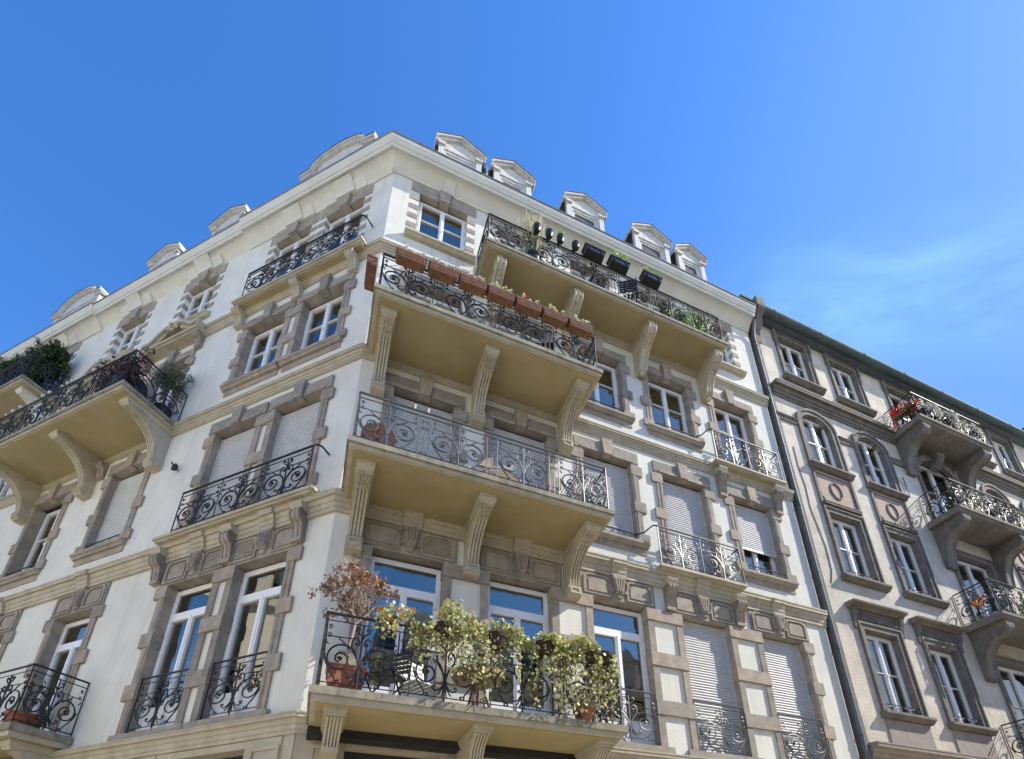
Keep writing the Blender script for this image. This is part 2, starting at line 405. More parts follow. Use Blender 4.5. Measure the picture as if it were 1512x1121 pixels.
def surround34(face, c, w, z0, z1, lint, blocks, win, key=True, left=True, right=True, sill=True, kz=.10):
    b = MB(face); u0, u1 = c - w / 2, c + w / 2
    if face == 'L' and abs(c - LC[0]) < .01:     # pier between the paired windows: two strips tied by through stones
        right = False; b.box(u1, u1 + .14, -.2, .035, z0, z1)
        for p, q in blocks: b.box(u1 - .012, LC[1] - LW / 2 + .012, -.19, .052, p, q)
    if face == 'L' and abs(c - LC[1]) < .01:
        left = False; b.box(u0 - .14, u0, -.2, .035, z0, z1)
    if left: toothed_jamb(b, u0, -1, z0, z1, blocks)
    if right: toothed_jamb(b, u1, 1, z0, z1, blocks)
    # lintel of three stones with a moulded lower edge
    hw = w / 2 + .19; a = c - hw; e = c + hw; sh_ = .0
    b.box(a, c - .15, -.2, .045, z1, z1 + lint); b.box(c + .15, e, -.2, .045, z1, z1 + lint)
    b.box(c - .15, c + .15, -.2, .040, z1, z1 + lint)
    b.box(u0 - .06, c - .13, .045, .062, z1 + .0, z1 + .055); b.box(c + .13, u1 + .06, .045, .062, z1 + .0, z1 + .055)
    if key: b.taper_uz([(c - .10, z1 - .03), (c + .10, z1 - .03), (c + .135, z1 + lint + kz), (c - .135, z1 + lint + kz)], -.05, [(c - .095, z1 - .02), (c + .095, z1 - .02), (c + .13, z1 + lint + kz - .01), (c - .13, z1 + lint + kz - .01)], .105)
    b.build('stone_surround', 'stone', win)
    if sill:
        s = MB(face)
        s.prism_nz([(-.2, z0), (.13, z0 - .015), (.13, z0 - .075), (.09, z0 - .09), (.07, z0 - .13), (-.05, z0 - .13)], u0 - .20, u1 + .20)
        s.box(u0 - .17, u1 + .17, -.05, .022, z0 - .27, z0 - .13)
        s.build('sill', 'stone', win)

def surround5(face, c, w, z0, z1, win, sill=True):
    u0, u1 = c - w / 2, c + w / 2; hb = .165; z = z1 - .17
    for p, q in ((u0 - .10, u0), (u1, u1 + .10)):
        wh = MB(face); wh.box(p, q, -.2, -.003, z0, z1); wh.build('reveal', 'plaster_white', win)
    while z - hb > z0 - .05:
        for p, q in ((u0 - .20, u0 + .006), (u1 - .006, u1 + .20)):
            b = MB(face); b.box(p, q, -.2, .012, max(z - hb, z0), z); b.build('quoin', 'stone', win)
        z -= hb + .20
    for p, q in ((u0 - .2, c - .13), (c + .13, u1 + .2)):
        b = MB(face); b.box(p, q, -.2, .014, z1, z1 + .36); b.build('lintel', 'stone', win)
    b = MB(face); b.taper_uz([(c - .12, z1 - .04), (c + .12, z1 - .04), (c + .15, z1 + .37), (c - .15, z1 + .37)], -.2, [(c - .11, z1 - .035), (c + .11, z1 - .035), (c + .145, z1 + .37), (c - .145, z1 + .37)], .085)
    b.build('keystone', 'stone', win)
    if sill:
        s = MB(face); s.prism_nz([(-.2, z0), (.15, z0 - .01), (.15, z0 - .07), (.11, z0 - .085), (.08, z0 - .13), (-.05, z0 - .13)], u0 - .22, u1 + .22)
        s.build('sill', 'cream', win)

def guard(face, win, c, w, z, n=-.03, m='iron', h=.92):
    b = MB(face); rail_run(b, (c - w / 2 + .012, n), (c + w / 2 - .012, n), z, h, mod=1.1, density=.9)
    b.build('guard_rail', m, win)
def low_guard(face, win, c, w, z, n=.02, m='iron', h=.20):
    b = MB(face); u0 = c - w / 2; u1 = c + w / 2
    b.tube([(u0 - .02, n, z + h), (u1 + .02, n, z + h)], .014, 5)
    k = 5
    for i in range(k):
        x = u0 + w * (i + .5) / k; s = 1 if i % 2 else -1
        b.tube([(x + s * (p - x), n, q) for p, q in [(x + a, z + .02 + bb) for a, bb in bez((-.09, .0), (-.05, .14), (.03, .16), (.06, .08), 6) + spiral(.045, .08, .028, .008, 0, 400, 8)]], .007, 4)
    b.build('low_rail', m, win)

openings = {'R': [], 'L': []}
FD = .15
# ---------------- floor 2 (first visible storey) : tall French windows with a top light
B2BLK = [(6.78, 7.03), (5.83, 6.10), (4.88, 5.15)]
Z2 = 4.30
for face, cs, w in (('R', RC, RW), ('L', LC, LW)):
    for i, c in enumerate(cs):
        shut = face == 'R' and i >= 3
        win = joinery(face, c, w, Z2, 6.99, FD + (.06 if shut else 0), bld, doors=True, bar=False, transom=6.46, curtain=0 if shut else (1 if (face, i) in (('R', 0), ('R', 2), ('L', 2)) else 0))
        openings[face].append((c - w / 2, c + w / 2, 4.28, 7.03))
        if shut: shutter(face, win, c, w, Z2 + .01, 7.02, -.12)
        b = MB(face); u0, u1 = c - w / 2, c + w / 2
        left_pier = (face == 'R' and i > 0) or (face == 'L' and i == 1)
        right_pier = (face == 'R' and i < 4) or (face == 'L' and i == 0)
        if left_pier:
            b.box(u0 - .135, u0, -.2, .035, Z2 - .05, 6.78)
        else: toothed_jamb(b, u0, -1, Z2 - .05, 7.03, B2BLK)
        if right_pier:
            b.box(u1, u1 + .135, -.2, .035, Z2 - .05, 6.78)
            nu = cs[i + 1] - w / 2
            for a, e in B2BLK: b.box(u1 - .012, nu + .012, -.19, .052, a, e)
        else: toothed_jamb(b, u1, 1, Z2 - .05, 7.03, B2BLK)
        # lintel zone: carved slab with sunk panels and a fluted keystone
        hw = w / 2 + (.20 if not (left_pier or right_pier) else .21); A, E_ = c - hw, c + hw
        b.box(A, E_, -.2, .03, 7.03, 7.55)
        for sx in (-1, 1):
            q = [(c + sx * .20, 7.10), (c + sx * (hw - .10), 7.10), (c + sx * (hw - .10), 7.42), (c + sx * (hw - .16), 7.48), (c + sx * .27, 7.48), (c + sx * .20, 7.40)]
            p = [(c + sx * .165, 7.07), (c + sx * (hw - .05), 7.07), (c + sx * (hw - .05), 7.45), (c + sx * (hw - .13), 7.52), (c + sx * .25, 7.52), (c + sx * .165, 7.43)]
            b.ring_uz(p, q, .03, .055)
            q2 = [(c + sx * .25, 7.15), (c + sx * (hw - .15), 7.15), (c + sx * (hw - .15), 7.38), (c + sx * (hw - .19), 7.43), (c + sx * .30, 7.43), (c + sx * .25, 7.36)]
            b.prism_uz(q2, .03, .045)
            b.tube([(c + sx * x, .05, z) for x, z in bez((.14, 7.50), (.20, 7.42), (.20, 7.30), (.12, 7.20), 8)], .022, 6)
        # keystone
        b.taper_uz([(c - .075, 7.16), (c + .075, 7.16), (c + .14, 7.56), (c - .14, 7.56)], .02, [(c - .07, 7.17), (c + .07, 7.17), (c + .135, 7.56), (c - .135, 7.56)], .095)
        b.taper_uz([(c - .05, 7.08), (c + .05, 7.08), (c + .07, 7.16), (c - .07, 7.16)], .02, [(c - .035, 7.09), (c + .035, 7.09), (c + .055, 7.16), (c - .055, 7.16)], .075)
        for k in range(4):
            x = -.078 + .052 * k; b.prism_uz([(c + x * .62 - .010, 7.20), (c + x * .62 + .010, 7.20), (c + x * 1.18 + .015, 7.50), (c + x * 1.18 - .015, 7.50)], .09, .115)
        b.build('stone_surround', 'stone', win)
        s = MB(face); s.box(u0 - .24, u1 + .24, -.2, .07, Z2 - .16, Z2 - .01); s.build('sill', 'stone', win)
        if face == 'L' and i in (0, 1): guard(face, win, c, w, 4.32, -.02, h=.93)
        if face == 'R' and i == 2: guard(face, win, c, w, 4.32, .03, 'iron_sunlit', h=.93)
        if face == 'R' and i >= 3: guard(face, win, c, w, 4.32, .03, 'iron_sunlit', h=.93)

# ---------------- floor 3
B3BLK = [(10.36, 10.62), (9.36, 9.62), (8.55, 8.78)]
for face, cs, w in (('R', RC, RW), ('L', LC, LW)):
    for i, c in enumerate(cs):
        door = (face == 'R' and i in (0, 1, 3)) or (face == 'L' and i in (0, 1))
        z0 = 8.05 if door else 8.55
        win = joinery(face, c, w, z0, 10.63, FD + .05, bld, doors=door, bar=True, curtain=0)
        openings[face].append((c - w / 2, c + w / 2, z0 - .01, 10.68))
        sh = {('R', 0): z0, ('R', 1): 8.95, ('R', 2): z0 + .02, ('R', 3): z0, ('R', 4): 9.32, ('L', 0): z0, ('L', 1): z0, ('L', 2): z0 + .06}.get((face, i))
        if sh: shutter(face, win, c, w, sh, 10.64, -.125, 'shutter' if face == 'R' or i < 2 else 'shutter_cream')
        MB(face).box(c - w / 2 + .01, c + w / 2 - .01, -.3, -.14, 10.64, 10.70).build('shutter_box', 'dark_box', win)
        surround34(face, c, w, z0, 10.68, .31, B3BLK if not door else B3BLK[:2] + [(8.3, 8.55)], win, sill=not door, left=True, right=True)
        if not door and (face, i) != ('R', 2): low_guard(face, win, c, w, z0, m='iron' if face == 'L' else 'iron')
        if (face, i) == ('R', 2): low_guard(face, win, c, w, z0)

# ---------------- floor 4
B4BLK = [(13.62, 13.88), (12.75, 13.0), (12.08, 12.28)]
for face, cs, w in (('R', RC, RW), ('L', LC, LW)):
    for i, c in enumerate(cs):
        door = (face == 'R' and i in (0, 1, 4)) or (face == 'L' and i in (2, 3, 4, 5))
        z0 = 11.5 if door else 12.08
        win = joinery(face, c, w, z0, 13.90, FD, bld, doors=door, bar=True, curtain={('R', 2): 2, ('R', 3): 2, ('R', 4): 1, ('L', 0): 1, ('L', 1): 1, ('L', 2): 2}.get((face, i), 0))
        openings[face].append((c - w / 2, c + w / 2, z0 - .01, 13.95))
        surround34(face, c, w, z0, 13.95, .27, B4BLK if not door else B4BLK[:2], win, sill=not door, kz=.20)
        if face == 'R' and i in (2, 3): low_guard(face, win, c, w, z0)

# ---------------- floor 5
for face, cs, w in (('R', RC, RW), ('L', LC, LW)):
    for i, c in enumerate(cs):
        door = (face == 'R' and i in (1, 2, 3)) or (face == 'L' and i in (0, 1, 4, 5))
        z0 = 14.95 if door else 15.52
        win = joinery(face, c, w, z0, 17.22, .13, bld, doors=door, bar=True, curtain={('L', 2): 3, ('R', 0): 0}.get((face, i), 0))
        openings[face].append((c - w / 2, c + w / 2, z0 - .01, 17.27))
        surround5(face, c, w, z0, 17.27, win, sill=not door)

# ---------------- ground floor shop fronts
shop = {'R': [(.62, 1.9), (2.5, 3.85), (4.45, 5.7), (6.4, 7.65), (8.35, 9.6)], 'L': [(.82, 2.4), (2.9, 3.9), (5.3, 6.6), (7.9, 9.2), (11.0, 12.4)]}
for face in 'RL':
    for a, e in shop[face]: openings[face].append((a, e, .35, 3.76))

# ---------------- walls with real openings
def facade(face, uend, ztop):
    b = MB(face); ops = openings[face]
    us = sorted({0.0, uend, *[o[0] for o in ops], *[o[1] for o in ops]}); zs = sorted({0.0, ztop, *[o[2] for o in ops], *[o[3] for o in ops]})
    for u0, u1 in zip(us, us[1:]):
        for z0, z1 in zip(zs, zs[1:]):
            uc, zc = (u0 + u1) / 2, (z0 + z1) / 2
            if any(o[0] < uc < o[1] and o[2] < zc < o[3] for o in ops): continue
            b.quad((u0, 0, z0), (u1, 0, z0), (u1, 0, z1), (u0, 0, z1))
    return b
wl = facade('R', R_END, 18.3); b2 = facade('L', L_END, 18.3); 
k = len(wl.v); wl.v += b2.v; wl.f += [[i + k for i in f] for f in b2.f]
# back and end walls close the block
def wp(face, u, n): return W(face, u, n, 0)
pr, pl = wp('R', R_END, 0), wp('L', L_END, 0); pr2, pl2 = wp('R', R_END, -9), wp('L', L_END, -9); pc = wp('R', -3.2, -9)
for a, b_ in ((pr, pr2), (pr2, pc), (pc, pl2), (pl2, pl)):
    i = len(wl.v); up = Vector((0, 0, 18.3)); wl.v += [a, b_, b_ + up, a + up]; wl.f.append([i, i + 1, i + 2, i + 3])
wl.build('wall', 'plaster_white', bld, fix=False)
for face in 'RL':
    for a, e in shop[face]:
        f = MB(face); f.box(a, a + .06, -.30, -.2, .35, 3.76); f.box(e - .06, e, -.30, -.2, .35, 3.76); f.box(a + .06, e - .06, -.30, -.2, 3.66, 3.76); f.box(a + .06, e - .06, -.30, -.2, 3.05, 3.12); f.box(a + .06, e - .06, -.30, -.2, .35, .5)
        sw = f.build('shop_window', 'shop_dark', bld)
        MB(face).box(a + .05, e - .05, -.27, -.26, .4, 3.7).build('pane', 'glass', sw)
        MB(face).box(a, e, -.9, -.85, .3, 3.8).build('room_interior', 'shop_dark', sw)
        t_ = MB(face)
        for x, sx in ((a, -1), (e, 1)):
            t_.box(min(x, x + sx * .12), max(x, x + sx * .12), -.32, .03, .0, 3.86)
        t_.box(a, e, -.32, .03, 3.76, 3.86); t_.build('stone_surround', 'cream', sw)
# rusticated ground floor piers
b = MB('R')
for face in 'RL':
    s = MB(face)
    edges = [0.06] + [x for ae in shop[face] for x in ae] + [(R_END if face == 'R' else L_END) - .05]
    for a, e in zip(edges[0::2], edges[1::2]):
        s.box(a - (.06 if a < .1 else 0), e, -.005, .02, 0, 3.88); a2, e2 = a + .13, e - .13
        if e2 - a2 < .15: continue
        s.box(a2, e2, -.01, .04, 2.75, 3.86)
        s.ring_uz([(a2, 2.9), (e2, 2.9), (e2, 3.74), (a2, 3.74)], [(a2 + .05, 2.95), (e2 - .05, 2.95), (e2 - .05, 3.69), (a2 + .05, 3.69)], .04, .07)
        mu, mz = (a2 + e2) / 2, 3.32
        for p, q in (((a2 + .05, 2.95), (e2 - .05, 2.95)), ((e2 - .05, 2.95), (e2 - .05, 3.69)), ((e2 - .05, 3.69), (a2 + .05, 3.69)), ((a2 + .05, 3.69), (a2 + .05, 2.95))):
            s.f.append([s.P(p[0], .042, p[1]), s.P(q[0], .042, q[1]), s.P(mu, .10, mz)])
        z = .0
        while z < 2.7: s.box(a2, e2, -.01, .05, z + .02, min(z + .42, 2.74)); z += .44
    k = len(b.v); b.v += s.v; b.f += [[i + k for i in f] for f in s.f]
b.build('ground_floor_pier', 'cream', bld)

# ---------------- belt courses
def belt(name, prof, m, uR=R_END, uL=L_END):
    b = MB('R'); b.prism_nz(prof, 0, uR, 1); s = MB('L'); s.prism_nz(prof, 0, uL, 1)
    k = len(b.v); b.v += s.v; b.f += [[i + k for i in f] for f in s.f]
    return b.build(name, m, bld)
def mprof(z0, z1, n1, n0=.05):
    h = z1 - z0; d = n1 - n0
    return [(-.01, z0), (n0, z0), (n0, z0 + h * .20), (n0 + d * .12, z0 + h * .20), (n0 + d * .12, z0 + h * .26), (n0 + d * .20, z0 + h * .34), (n0 + d * .20, z0 + h * .46), (n0 + d * .34, z0 + h * .46), (n0 + d * .38, z0 + h * .56), (n0 + d * .52, z0 + h * .64),
            (n0 + d * .52, z0 + h * .69), (n1 - .012, z0 + h * .69), (n1 - .012, z0 + h * .86), (n1, z0 + h * .88), (n1, z1 - .012), (-.01, z1 + .02)]
belt('belt_course', mprof(3.87, 4.16, .16), 'cream')
belt('belt_course', mprof(7.56, 7.93, .155), 'cream')
belt('belt_course', mprof(11.18, 11.44, .13, .04), 'cream')
belt('belt_course', mprof(14.52, 14.80, .13, .04), 'cream')
# frieze, cove and cornice
CPROF = [(-.01, 17.66), (.035, 17.66), (.045, 17.70), (.06, 17.72), (.10, 17.76), (.17, 17.86), (.26, 17.93), (.33, 17.96), (.335, 17.93), (.37, 17.93), (.375, 18.02), (.41, 18.035), (.425, 18.10), (.455, 18.13), (.47, 18.20), (.47, 18.235), (.30, 18.27), (-.01, 18.30)]
GPROF = [(.36, 18.245), (.48, 18.238), (.495, 18.25), (.495, 18.275), (.36, 18.29)]
for nm, prof, m_ in (('cornice', CPROF, 'cornice'), ('gutter', GPROF, 'zinc')):
    belt(nm, prof, m_, uL=4.45)
    s = MB('L'); s.prism_nz([(n - .05 if n > 0 else n, z) for n, z in prof], 4.45, 10.15); s.prism_nz(prof, 10.15, L_END); s.build(nm, m_, bld)
for c in LC:                                   # frieze breaks forward over every window on the left front
    b = MB('L')
    for hw, dz in ((.26, 0),):
        b.prism_nz([(.0, 17.63), (.105, 17.63), (.115, 17.70), (.15, 17.74), (.24, 17.86), (.31, 17.905), (.0, 17.95)], c - hw, c + hw)
    b.prism_nz([(.0, 17.635), (.065, 17.635), (.075, 17.70), (.11, 17.74), (.19, 17.85), (.0, 17.95)], c - .60, c + .60)
    b.build('frieze_block', 'cornice', bld)
b = MB('R')
b.prism_nz([(.0, 17.655), (.07, 17.655), (.085, 17.70), (.12, 17.75), (.24, 17.90), (.0, 17.95)], RC[0] - .05, RC[0] + .20)
b.tube([(-.05, .07, 17.60), (-.05, .07, 17.78)], .03, 6); b.build('frieze_block', 'cornice', bld)

# ---------------- roof
b = MB('R')
for face, ue in (('R', R_END), ('L', L_END)):
    s = MB(face); m0, m1, m2 = .36 * MIT, -1.2 * MIT, -4.5 * MIT
    s.quad((-.36 * MIT, .36, 18.26), (ue, .36, 18.26), (ue, -1.2, 20.6), (1.2 * MIT, -1.2, 20.6))
    s.quad((1.2 * MIT, -1.2, 20.6), (ue, -1.2, 20.6), (ue, -4.5, 21.6), (4.5 * MIT, -4.5, 21.6))
    s.quad((4.5 * MIT, -4.5, 21.6), (ue, -4.5, 21.6), (ue, -9, 18.3), (9 * MIT, -9, 18.3))
    s.f.append([s.P(ue, .36, 18.26), s.P(ue, -1.2, 20.6), s.P(ue, -4.5, 21.6), s.P(ue, -9, 18.3)])
    k = len(b.v); b.v += s.v; b.f += [[i + k for i in f] for f in s.f]
b.build('roof', 'slate', bld, fix=False)

def dormer(face, c, hw, zt, ze, kind='gable', n=-.28, zb=18.9):
    """front at depth n; ze: eave height, zt: apex"""
    r = MB(face)                                # cheeks
    r.box(c - hw + .17, c + hw - .17, n - 1.6, n - .10, zb, ze - .02)
    d = r.build('dormer', 'slate', bld)
    f = MB(face); iw = hw - .11
    # posts, sill, architrave, tympanum of the wooden front
    f.box(c - iw, c - iw + .15, n - .10, n, zb, ze - .1); f.box(c + iw - .15, c + iw, n - .10, n, zb, ze - .1)
    f.box(c - iw - .03, c - iw + .17, n - .05, n + .05, ze - .22, ze - .10); f.box(c + iw - .17, c + iw + .03, n - .05, n + .05, ze - .22, ze - .10)
    f.box(c - iw + .15, c + iw - .15, n - .10, n - .02, ze - .26, ze - .12); f.box(c - iw + .15, c + iw - .15, n - .12, n - .05, ze - .36, ze - .26); f.box(c - iw + .22, c + iw - .22, n - .13, n - .075, ze - .44, ze - .36); f.box(c - iw + .15, c + iw - .15, n - .12, n - .06, zb, zb + .9)
    f.box(c - iw + .15, c - iw + .22, n - .12, n - .05, zb, ze - .36); f.box(c + iw - .22, c + iw - .15, n - .12, n - .05, zb, ze - .36); f.box(c - iw + .22, c - iw + .29, n - .13, n - .075, zb, ze - .44); f.box(c + iw - .29, c + iw - .22, n - .13, n - .075, zb, ze - .44)
    if kind == 'gable':
        top = [(c - hw, ze), (c - hw * .86, ze + (zt - ze) * .22), (c, zt), (c + hw * .86, ze + (zt - ze) * .22), (c + hw, ze)]
    elif kind == 'arch':
        top = [(c - hw, ze - .18), (c - hw * .72, ze - .10)] + [(c + hw * .70 * cos(a), ze - .04 + (zt - ze + .04) * sin(a)) for a in [pi - pi * i / 14 for i in range(15)]] + [(c + hw * .72, ze - .10), (c + hw, ze - .18)]
    f.prism_uz([(c - iw, ze - .12)] + [(c + (u - c) * .84, ze - .12 + (z - ze + .12) * .84) for u, z in top[1:-1]] + [(c + iw, ze - .12)], n - .09, n - .03)
    f.build('dormer_front', 'old_white_paint', d)
    # moulded roof edge as a thick arched band with soffit
    g = MB(face); pts = top; off = [(c + (u - c) * 1.0, z) for u, z in pts]
    def band(t0, t1, n0, n1):
        A = [(u, z + t1) for u, z in off]; B = [(c + (u - c) * (1 if t0 > -.05 else .97), z + t0) for u, z in off]
        for (a, b_, e, h) in zip(A, A[1:], B[1:], B): g.prism_uz([a, b_, e, h], n0, n1)
    band(-.075, -.005, n - 1.5, n + .10); band(-.14, -.075, n - .1, n + .045)
    g.build('dormer_cornice', 'old_white_paint', d)
    h_ = MB(face)
    A = [(u, z + .018) for u, z in off]
    for (a, b_, e, h2) in zip(A, A[1:], off[1:], off): h_.prism_uz([a, b_, (e[0], e[1] - .003), (h2[0], h2[1] - .003)], n - 1.6, n + .12)
    h_.build('dormer_roof', 'zinc', d)
    w = MB(face); w.box(c - iw + .22, c + iw - .22, n - .16, n - .14, zb, ze - .3); w.build('pane', 'glass', d)
for c, hw, ze, zt in ((1.53, .70, 20.78, 21.24), (3.03, .66, 20.84, 21.29), (5.30, .72, 21.0, 21.46), (7.60, .74, 21.12, 21.60), (9.08, .62, 21.14, 21.62)): dormer('R', c, hw, zt, ze)
dormer('L', 2.42, 1.30, 21.72, 21.28, 'arch'); dormer('L', 6.48, .76, 21.62, 21.22); dormer('L', 9.22, .74, 21.66, 21.24); dormer('L', 13.55, 1.32, 22.0, 21.55, 'arch')
b = MB('R')                                     # dark slate box for the shadowed dormer cheeks between the first two roof windows, and a roof vent at the far end
b.box(2.21, 2.38, -.9, -.40, 18.8, 20.72); b.build('dormer_cheek_shade_box', 'slate', bld)
b = MB('R'); b.box(2.275, 2.315, -.38, -.34, 18.8, 20.72); b.build('vent_pipe', 'old_white_paint', bld)
b = MB('R'); b.box(10.05, 10.38, .02, .32, 18.25, 18.62); b.taper_uz([(9.97, 18.62), (10.46, 18.62), (10.46, 18.68), (9.97, 18.68)], -.05, [(10.0, 18.62), (10.43, 18.62), (10.40, 18.70), (10.03, 18.70)], .40)
b.build('roof_vent', 'copper_green', bld)

# ---------------- brackets
def fluted_bracket(face, u, zs, dep, wd=.27, drop=1.0, parent=None, m='cream', dice=True, face_n=.0):
    b = MB(face); h = wd / 2; D = dep * .80
    # curve of the under side, from the front block down to the wall block
    cur = bez((D * .86, zs - .15), (D * .62, zs - .20), (.24, zs - .34), (.20, zs - drop * .78), 12)
    body = [(-.005, zs - .01)] + [(D, zs - .01), (D, zs - .11), (D * .97, zs - .15)] + cur + [(.19, zs - drop * .80), (.19, zs - drop * .97), (-.005, zs - drop * .975)]
    b.prism_nz(body, u - h * .80, u + h * .80)
    off = [(n + .028 * (1 if i < 6 else 1), z - .018 + (.010 if i > 8 else 0)) for i, (n, z) in enumerate(cur)]
    k = 4
    for j in range(k):                          # ribs between the flutes
        x0 = u - h * .78 + (wd * .78) * (j + .18) / k; x1 = u - h * .78 + (wd * .78) * (j + .82) / k
        for (a, c_, d_, e) in zip(cur, cur[1:], off[1:], off): b.prism_nz([a, c_, d_, e], x0, x1)
    b.prism_nz([(-.01, zs + .0), (D + .03, zs), (D + .03, zs - .09), (D, zs - .12), (D * .9, zs - .125), (-.01, zs - .125)], u - h, u + h)   # abacus
    b.prism_nz([(-.01, zs - drop * .80), (.235, zs - drop * .80), (.24, zs - drop * .96), (.19, zs - drop * 1.0), (-.01, zs - drop)], u - h * .92, u + h * .92)
    b.ring_uz([(u - h * .72, zs - drop * .955), (u + h * .72, zs - drop * .955), (u + h * .72, zs - drop * .83), (u - h * .72, zs - drop * .83)],
              [(u - h * .5, zs - drop * .925), (u + h * .5, zs - drop * .925), (u + h * .5, zs - drop * .855), (u - h * .5, zs - drop * .855)], .23, .255)
    if dice:
        for j in range(3):
            for q in range(2):
                n_ = D * (.80 - .10 * q); zz = zs - .165 - .02 * q
                b.box(u - h * .6 + j * h * .42, u - h * .6 + j * h * .42 + h * .30, n_ - .035, n_ + .03, zz - .045, zz + .02)
    return b.build('bracket', m, parent)

def scroll_bracket(face, u, zs, dep, wd=.24, drop=1.05, parent=None, m='cream'):
    b = MB(face); h = wd / 2; D = dep * .92
    out = bez((D * .80, zs - .03), (D * .98, zs - .05), (D * 1.0, zs - .30), (D * .72, zs - .42), 8) + bez((D * .72, zs - .42), (D * .5, zs - .52), (.42, zs - .55), (.30, zs - .80), 8)[1:] + bez((.30, zs - .80), (.30, zs - .92), (.24, zs - drop), (.10, zs - drop), 6)[1:]
    body = [(-.01, zs), (D * .8, zs)] + out + [(-.01, zs - drop)]
    b.prism_nz(body, u - h * .7, u + h * .7)
    for x in (-h * .72, h * .72):               # raised edge beads and a swelling leaf in the middle
        b.tube([(u + x, n, z) for n, z in out], .026, 6)
    b.tube([(u, n * .99, z + .01) for n, z in out[3:-3]], .055, 8, r1=.035, flat=.6)
    for k in range(6):
        n, z = out[3 + k * 2]; b.ball(u + (.03 if k % 2 else -.03), n + .01, z, .034, 6)
    for s in (-1, 1):
        x = u + s * h * .72
        b.tube([(x, n, z) for n, z in spiral(D * .70, zs - .17, .13, .03, 20, 480, 16)], .018, 5)
        b.tube([(x, n, z) for n, z in spiral(.17, zs - drop + .15, .10, .02, -80, -480, 14)], .015, 5)
    b.box(u - h * 1.05, u + h * 1.05, -.01, D * .80, zs - .05, zs)
    b.ball(u, .16, zs - drop - .03, .06, 8)
    return b.build('bracket', m, parent)

def small_console(face, u, zt, hgt, dep, wd=.2, parent=None, m='stone', cap='cream'):
    b = MB(face); h = wd / 2
    out = bez((dep * .92, zt), (dep * 1.15, zt - .04), (dep * 1.05, zt - hgt * .38), (dep * .62, zt - hgt * .42), 7) + bez((dep * .62, zt - hgt * .42), (dep * .42, zt - hgt * .5), (dep * .50, zt - hgt * .9), (dep * .25, zt - hgt), 7)[1:]
    b.prism_nz([(-.01, zt)] + out + [(-.01, zt - hgt)], u - h * .8, u + h * .8)
    for x in (-h * .78, -h * .0, h * .78): b.tube([(u + x, n, z) for n, z in out], .022, 5)
    for s in (-1, 1): b.tube([(u + s * h * .8, n, z) for n, z in spiral(dep * .68, zt - hgt * .2, dep * .3, .015, 60, 480, 12)], .014, 4)
    b.box(u - h * .9, u + h * .9, -.01, dep * .45, zt - hgt - .05, zt - hgt + .02)
    o = b.build('console', m, parent)
    if cap:
        c = MB(face); c.prism_nz([(-.01, zt), (dep * .95, zt), (dep * .98, zt + .05), (dep * 1.08, zt + .08), (dep * 1.1, zt + .13), (-.01, zt + .13)], u - h * 1.1, u + h * 1.1); c.build('console_cap', cap, parent)
    return o

# ---------------- balconies
def slab(face, u0, u1, dep, zt, th=.15, m_edge='slab_edge', step=True, mit0=False):
    b = MB(face)
    b.box(u0, u1, -.01, dep, zt - th * .58, zt)
    o = b.build('balcony', m_edge, bld)
    s = MB(face); s.box(u0 + .035, u1 - .035, -.005, dep - .035, zt - th, zt - th * .58); s.build('moulding', 'cream', o)
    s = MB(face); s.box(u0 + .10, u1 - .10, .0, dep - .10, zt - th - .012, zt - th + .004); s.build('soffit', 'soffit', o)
    return o
def railing(face, par, u0, u1, dep, z, h=.93, inset=.05, m='iron', gaps=(), sides=(1, 1), mod=1.02, sgap=(), name='railing', density=1.0, k=5):
    b = MB(face); n = dep - inset; a, e = u0 + inset, u1 - inset
    rail_run(b, (a, n), (e, n), z, h, mod=mod, gaps=gaps, density=density, k=k)
    if sides[0]: rail_run(b, (a, n), (a, .02), z, h, mod=1.0, density=density, k=k)
    if sides[1]: rail_run(b, (e, n), (e, .02), z, h, mod=1.0, density=density, k=k)
    return b.build(name, m, par)
# right front, storey by storey
B2 = slab("R", .10, 4.25, 1.26, 4.09, .17); railing("R", B2, .12, 4.23, 1.26, 4.09, .98, gaps=(0, 1, 2), mod=.95)
B3 = slab('R', .04, 4.37, 1.24, 7.96, .15); railing('R', B3, .06, 4.33, 1.24, 7.96, .95, m='iron_sunlit', gaps=(0, 1, 2), mod=.98)
B4 = slab('R', .04, 4.40, 1.24, 11.48, .16); railing('R', B4, .06, 4.34, 1.24, 11.48, .95, gaps=(0, 1, 2), mod=.98)
B5 = slab('R', 2.0, 8.36, .93, 14.84, .13); railing('R', B5, 2.02, 8.32, .93, 14.84, .98, gaps=(0, 1, 2, 3, 4), mod=.90)
for u in (.34, 2.21, 4.07): fluted_bracket('R', u, 7.80, 1.24, parent=B3); fluted_bracket('R', u, 11.31, 1.24, parent=B4)
for u in (2.42, 4.25, 6.20, 8.13): scroll_bracket('R', u, 14.70, .93, parent=B5)
